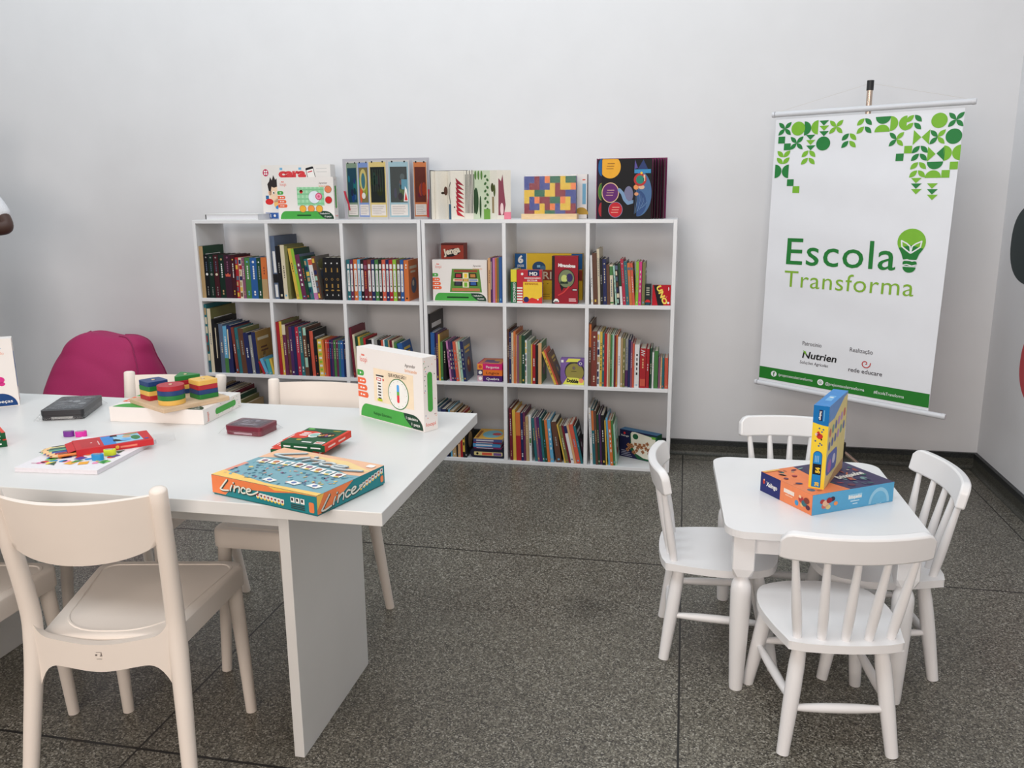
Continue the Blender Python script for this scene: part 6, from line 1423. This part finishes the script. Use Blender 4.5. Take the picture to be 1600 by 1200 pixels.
# ------------------------------------------------------------------ puzzle boxes on the small table
KZ = .4985
w, d, h = .295, .226, .060
o = thing('puzzle_box', 'flat blue and orange puzzle box lying on the small white table', 'puzzle box', (-1.123, -2.166, KZ), R(33))
LB, ON, NVY = ink(92, 166, 208), ink(236, 138, 92), ink(42, 48, 108)
m = MB(); m.box(0, w, 0, d, 0, h, LB, faces=[None, ink(70, 62, 100), None, None, ON, None]); Ff, Fl, Ft = face(0, w, 0, d, 0, h, 'f'), face(0, w, 0, d, 0, h, 'l'), face(0, w, 0, d, 0, h, 't')
m.rect(Fl, 0, 0, d * .40, h, NVY, 1); m.text(Fl, 'Xalingo', d * .12, h * .40, d * .22, h * .22, INKW, 2, bold=.03); m.disc(Fl, d * .07, h * .55, d * .022, ink(190, 60, 50), 2, ry=h * .12); m.disc(Fl, d * .075, h * .66, d * .012, ink(236, 190, 150), 3)
m.rect(Fl, d * .47, h * .52, d * .20, h * .20, ink(250, 226, 210), 2); m.text(Fl, 'Brinquedos', d * .475, h * .54, d * .19, h * .13, INKW, 3, bold=.04); m.rect(Fl, d * .50, h * .40, d * .14, h * .05, ink(250, 200, 170), 2); m.disc(Fl, d * .72, h * .28, d * .035, ink(70, 150, 200), 2)
for k, (x, y, r_, c_) in enumerate(((.80, .55, .05, (176, 60, 60)), (.86, .42, .05, (60, 110, 120)), (.90, .60, .05, (130, 60, 50)), (.82, .30, .03, (230, 190, 130)), (.78, .66, .025, (240, 200, 160)), (.93, .30, .04, (90, 50, 70)))): m.disc(Fl, d * x, h * y, d * r_, ink(*c_), 3 + k % 3, ry=h * r_ * 3, seg=12)
m.rect(Fl, d * .98, 0, d * .02, h, ON, 3)
for k, (x, y, r_, c_) in enumerate(((.12, .60, .03, (170, 60, 60)), (.16, .50, .04, (226, 180, 150)), (.20, .62, .035, (150, 40, 50)), (.24, .66, .03, (60, 50, 70)), (.19, .30, .03, (220, 200, 140)), (.28, .42, .025, (236, 150, 90)), (.14, .36, .03, (200, 110, 100)))): m.disc(Ff, w * x, h * y, w * r_, ink(*c_), 2 + k % 3, ry=h * r_ * 4, seg=12)
m.rect(Ff, w * .43, h * .48, w * .17, h * .24, ink(150, 200, 226), 1); m.text(Ff, 'Brinquedos', w * .435, h * .52, w * .16, h * .16, INKW, 2, bold=.05); m.rect(Ff, w * .46, h * .36, w * .11, h * .05, ink(200, 226, 240), 2); m.rect(Ff, w * .49, h * .22, w * .06, h * .05, ink(200, 226, 240), 2)
for r_ in (.13, .10, .07): m.ring(Ff, w * .82, h * .30, w * r_, w * .006, ink(170, 212, 232), 1 + int(r_ * 10), ry=h * r_ * 4.2) if r_ < .08 else m.disc(Ff, w * .82, h * .06, w * r_, ink(150, 200, 226) if r_ > .11 else ink(110, 178, 214), 1 if r_ > .11 else 2, ry=h * r_ * 6, a0=0, a1=180)
m.art(Ft, [(0, 0), (w * .45, 0), (w * .36, d * .5), (w * .4, d), (0, d)], ON, 1)
rq = random.Random(21); cc = [(150, 70, 60), (120, 160, 160), (190, 110, 80), (90, 110, 130), (200, 190, 180), (110, 60, 80), (70, 120, 110), (180, 80, 90), (60, 60, 100)]
for k in range(60): m.disc(Ft, w * rq.uniform(.06, .95), d * rq.uniform(.08, .92), w * rq.uniform(.012, .05), ink(*cc[k % 9]), 2 + k % 6, ry=d * rq.uniform(.012, .05), rot=rq.uniform(0, 180), seg=10)
m.text(Ft, 'Brinquedos', w * .55, d * .34, w * .36, d * .10, INKW, 9, bold=.05, rot=6); m.rect(Ft, 0, d * .93, w * .2, d * .05, ink(240, 190, 110), 8)
m.build('carton', o)
w, d, h = .043, .232, .242
o = thing('puzzle_box', 'tall yellow and blue memory puzzle box standing on the flat box', 'puzzle box', (-1.127, -2.098, KZ + .0605), R(-21.5))
YL, BL_ = ink(240, 204, 60), ink(20, 112, 178)
m = MB(); m.box(0, w, 0, d, 0, h, YL, faces=[None, ink(70, 140, 206), None, None, YL, ink(226, 208, 140)]); Ff, Fr, Ft = face(0, w, 0, d, 0, h, 'f'), face(0, w, 0, d, 0, h, 'r'), face(0, w, 0, d, 0, h, 't')
m.art(Ff, [(0, h), (0, h * .795)] + [(w * t / 8, h * (.795 - .03 * math.sin(math.pi * (t / 8) * .5) ** 1)) for t in range(1, 9)] + [(w, h)], BL_, 1)
m.rect(Ff, w * .36, h * .82, w * .22, h * .13, ink(30, 30, 70), 2); m.text(Ff, 'Xalingo', w * .40, h * .940, h * .11, w * .12, INKW, 3, bold=.04, rot=-90); m.rect(Ff, w * .66, h * .82, w * .05, h * .13, ink(110, 180, 220), 2)
m.disc(Ff, w * .50, h * .635, w * .20, ink(196, 50, 46), 2, ry=h * .032); m.disc(Ff, w * .40, h * .665, w * .10, ink(196, 50, 46), 2, ry=h * .028); m.disc(Ff, w * .30, h * .655, w * .10, ink(230, 200, 190), 2, ry=h * .018); m.disc(Ff, w * .62, h * .60, w * .05, INKB, 3, ry=h * .012)
for x, y in ((.45, .73), (.70, .72), (.62, .69), (.25, .575), (.55, .55), (.48, .52), (.66, .535)): m.disc(Ff, w * x, h * y, w * .06, ink(70, 100, 140), 2, seg=8)
m.rrect(Ff, w * .18, .004, w * .58, h * .44, w * .28, ink(44, 92, 140), 2, (0, 1, 1, 0)); m.rrect(Ff, w * .22, .004, w * .50, h * .43, w * .24, ink(30, 130, 196), 3, (0, 1, 1, 0)); m.rect(Ff, w * .22, h * .17, w * .50, h * .13, INKB, 4)
m.text(Ff, '54', w * .66, h * .19, h * .07, w * .26, INKY, 5, bold=.06, rot=90); m.text(Ff, '20', w * .64, h * .03, h * .05, w * .24, INKY, 5, bold=.05, rot=90)
for k in range(3): m.rect(Ff, w * (.32 + .10 * k), h * .32, w * .03, h * .08, ink(170, 210, 230), 4)
m.art(Fr, [(0, h * .80), (d * .3, h * .80), (d * .55, h * .88), (d * .8, h * .96), (d, h * .97), (d, h), (0, h)], ink(110, 150, 206), 1)
rq = random.Random(4)
for r_ in range(2):
    for k in range(6): m.disc(Fr, d * (.12 + .15 * k), h * (.66 - .16 * r_ + .02 * k), d * .055, ink(*rq.choice([(110, 120, 170), (206, 120, 110), (120, 160, 150), (190, 150, 200)])), 2, ry=h * .055, seg=12)
m.rrect(Fr, d * .04, h * .14, d * .55, h * .26, .02, ink(96, 110, 180), 1); m.disc(Fr, d * .2, h * .24, d * .10, ink(170, 110, 170), 2, ry=h * .08); m.disc(Fr, d * .42, h * .28, d * .08, ink(200, 200, 220), 2, ry=h * .06); m.art(Fr, [(d * .1, 0), (d, 0), (d, h * .14), (d * .5, h * .1)], ink(190, 150, 110), 1)
m.rect(Ft, w * .3, d * .3, w * .4, d * .3, ink(120, 180, 226), 1); m.disc(Ft, w * .5, d * .5, w * .14, INKW, 2, seg=12)
m.build('carton', o)
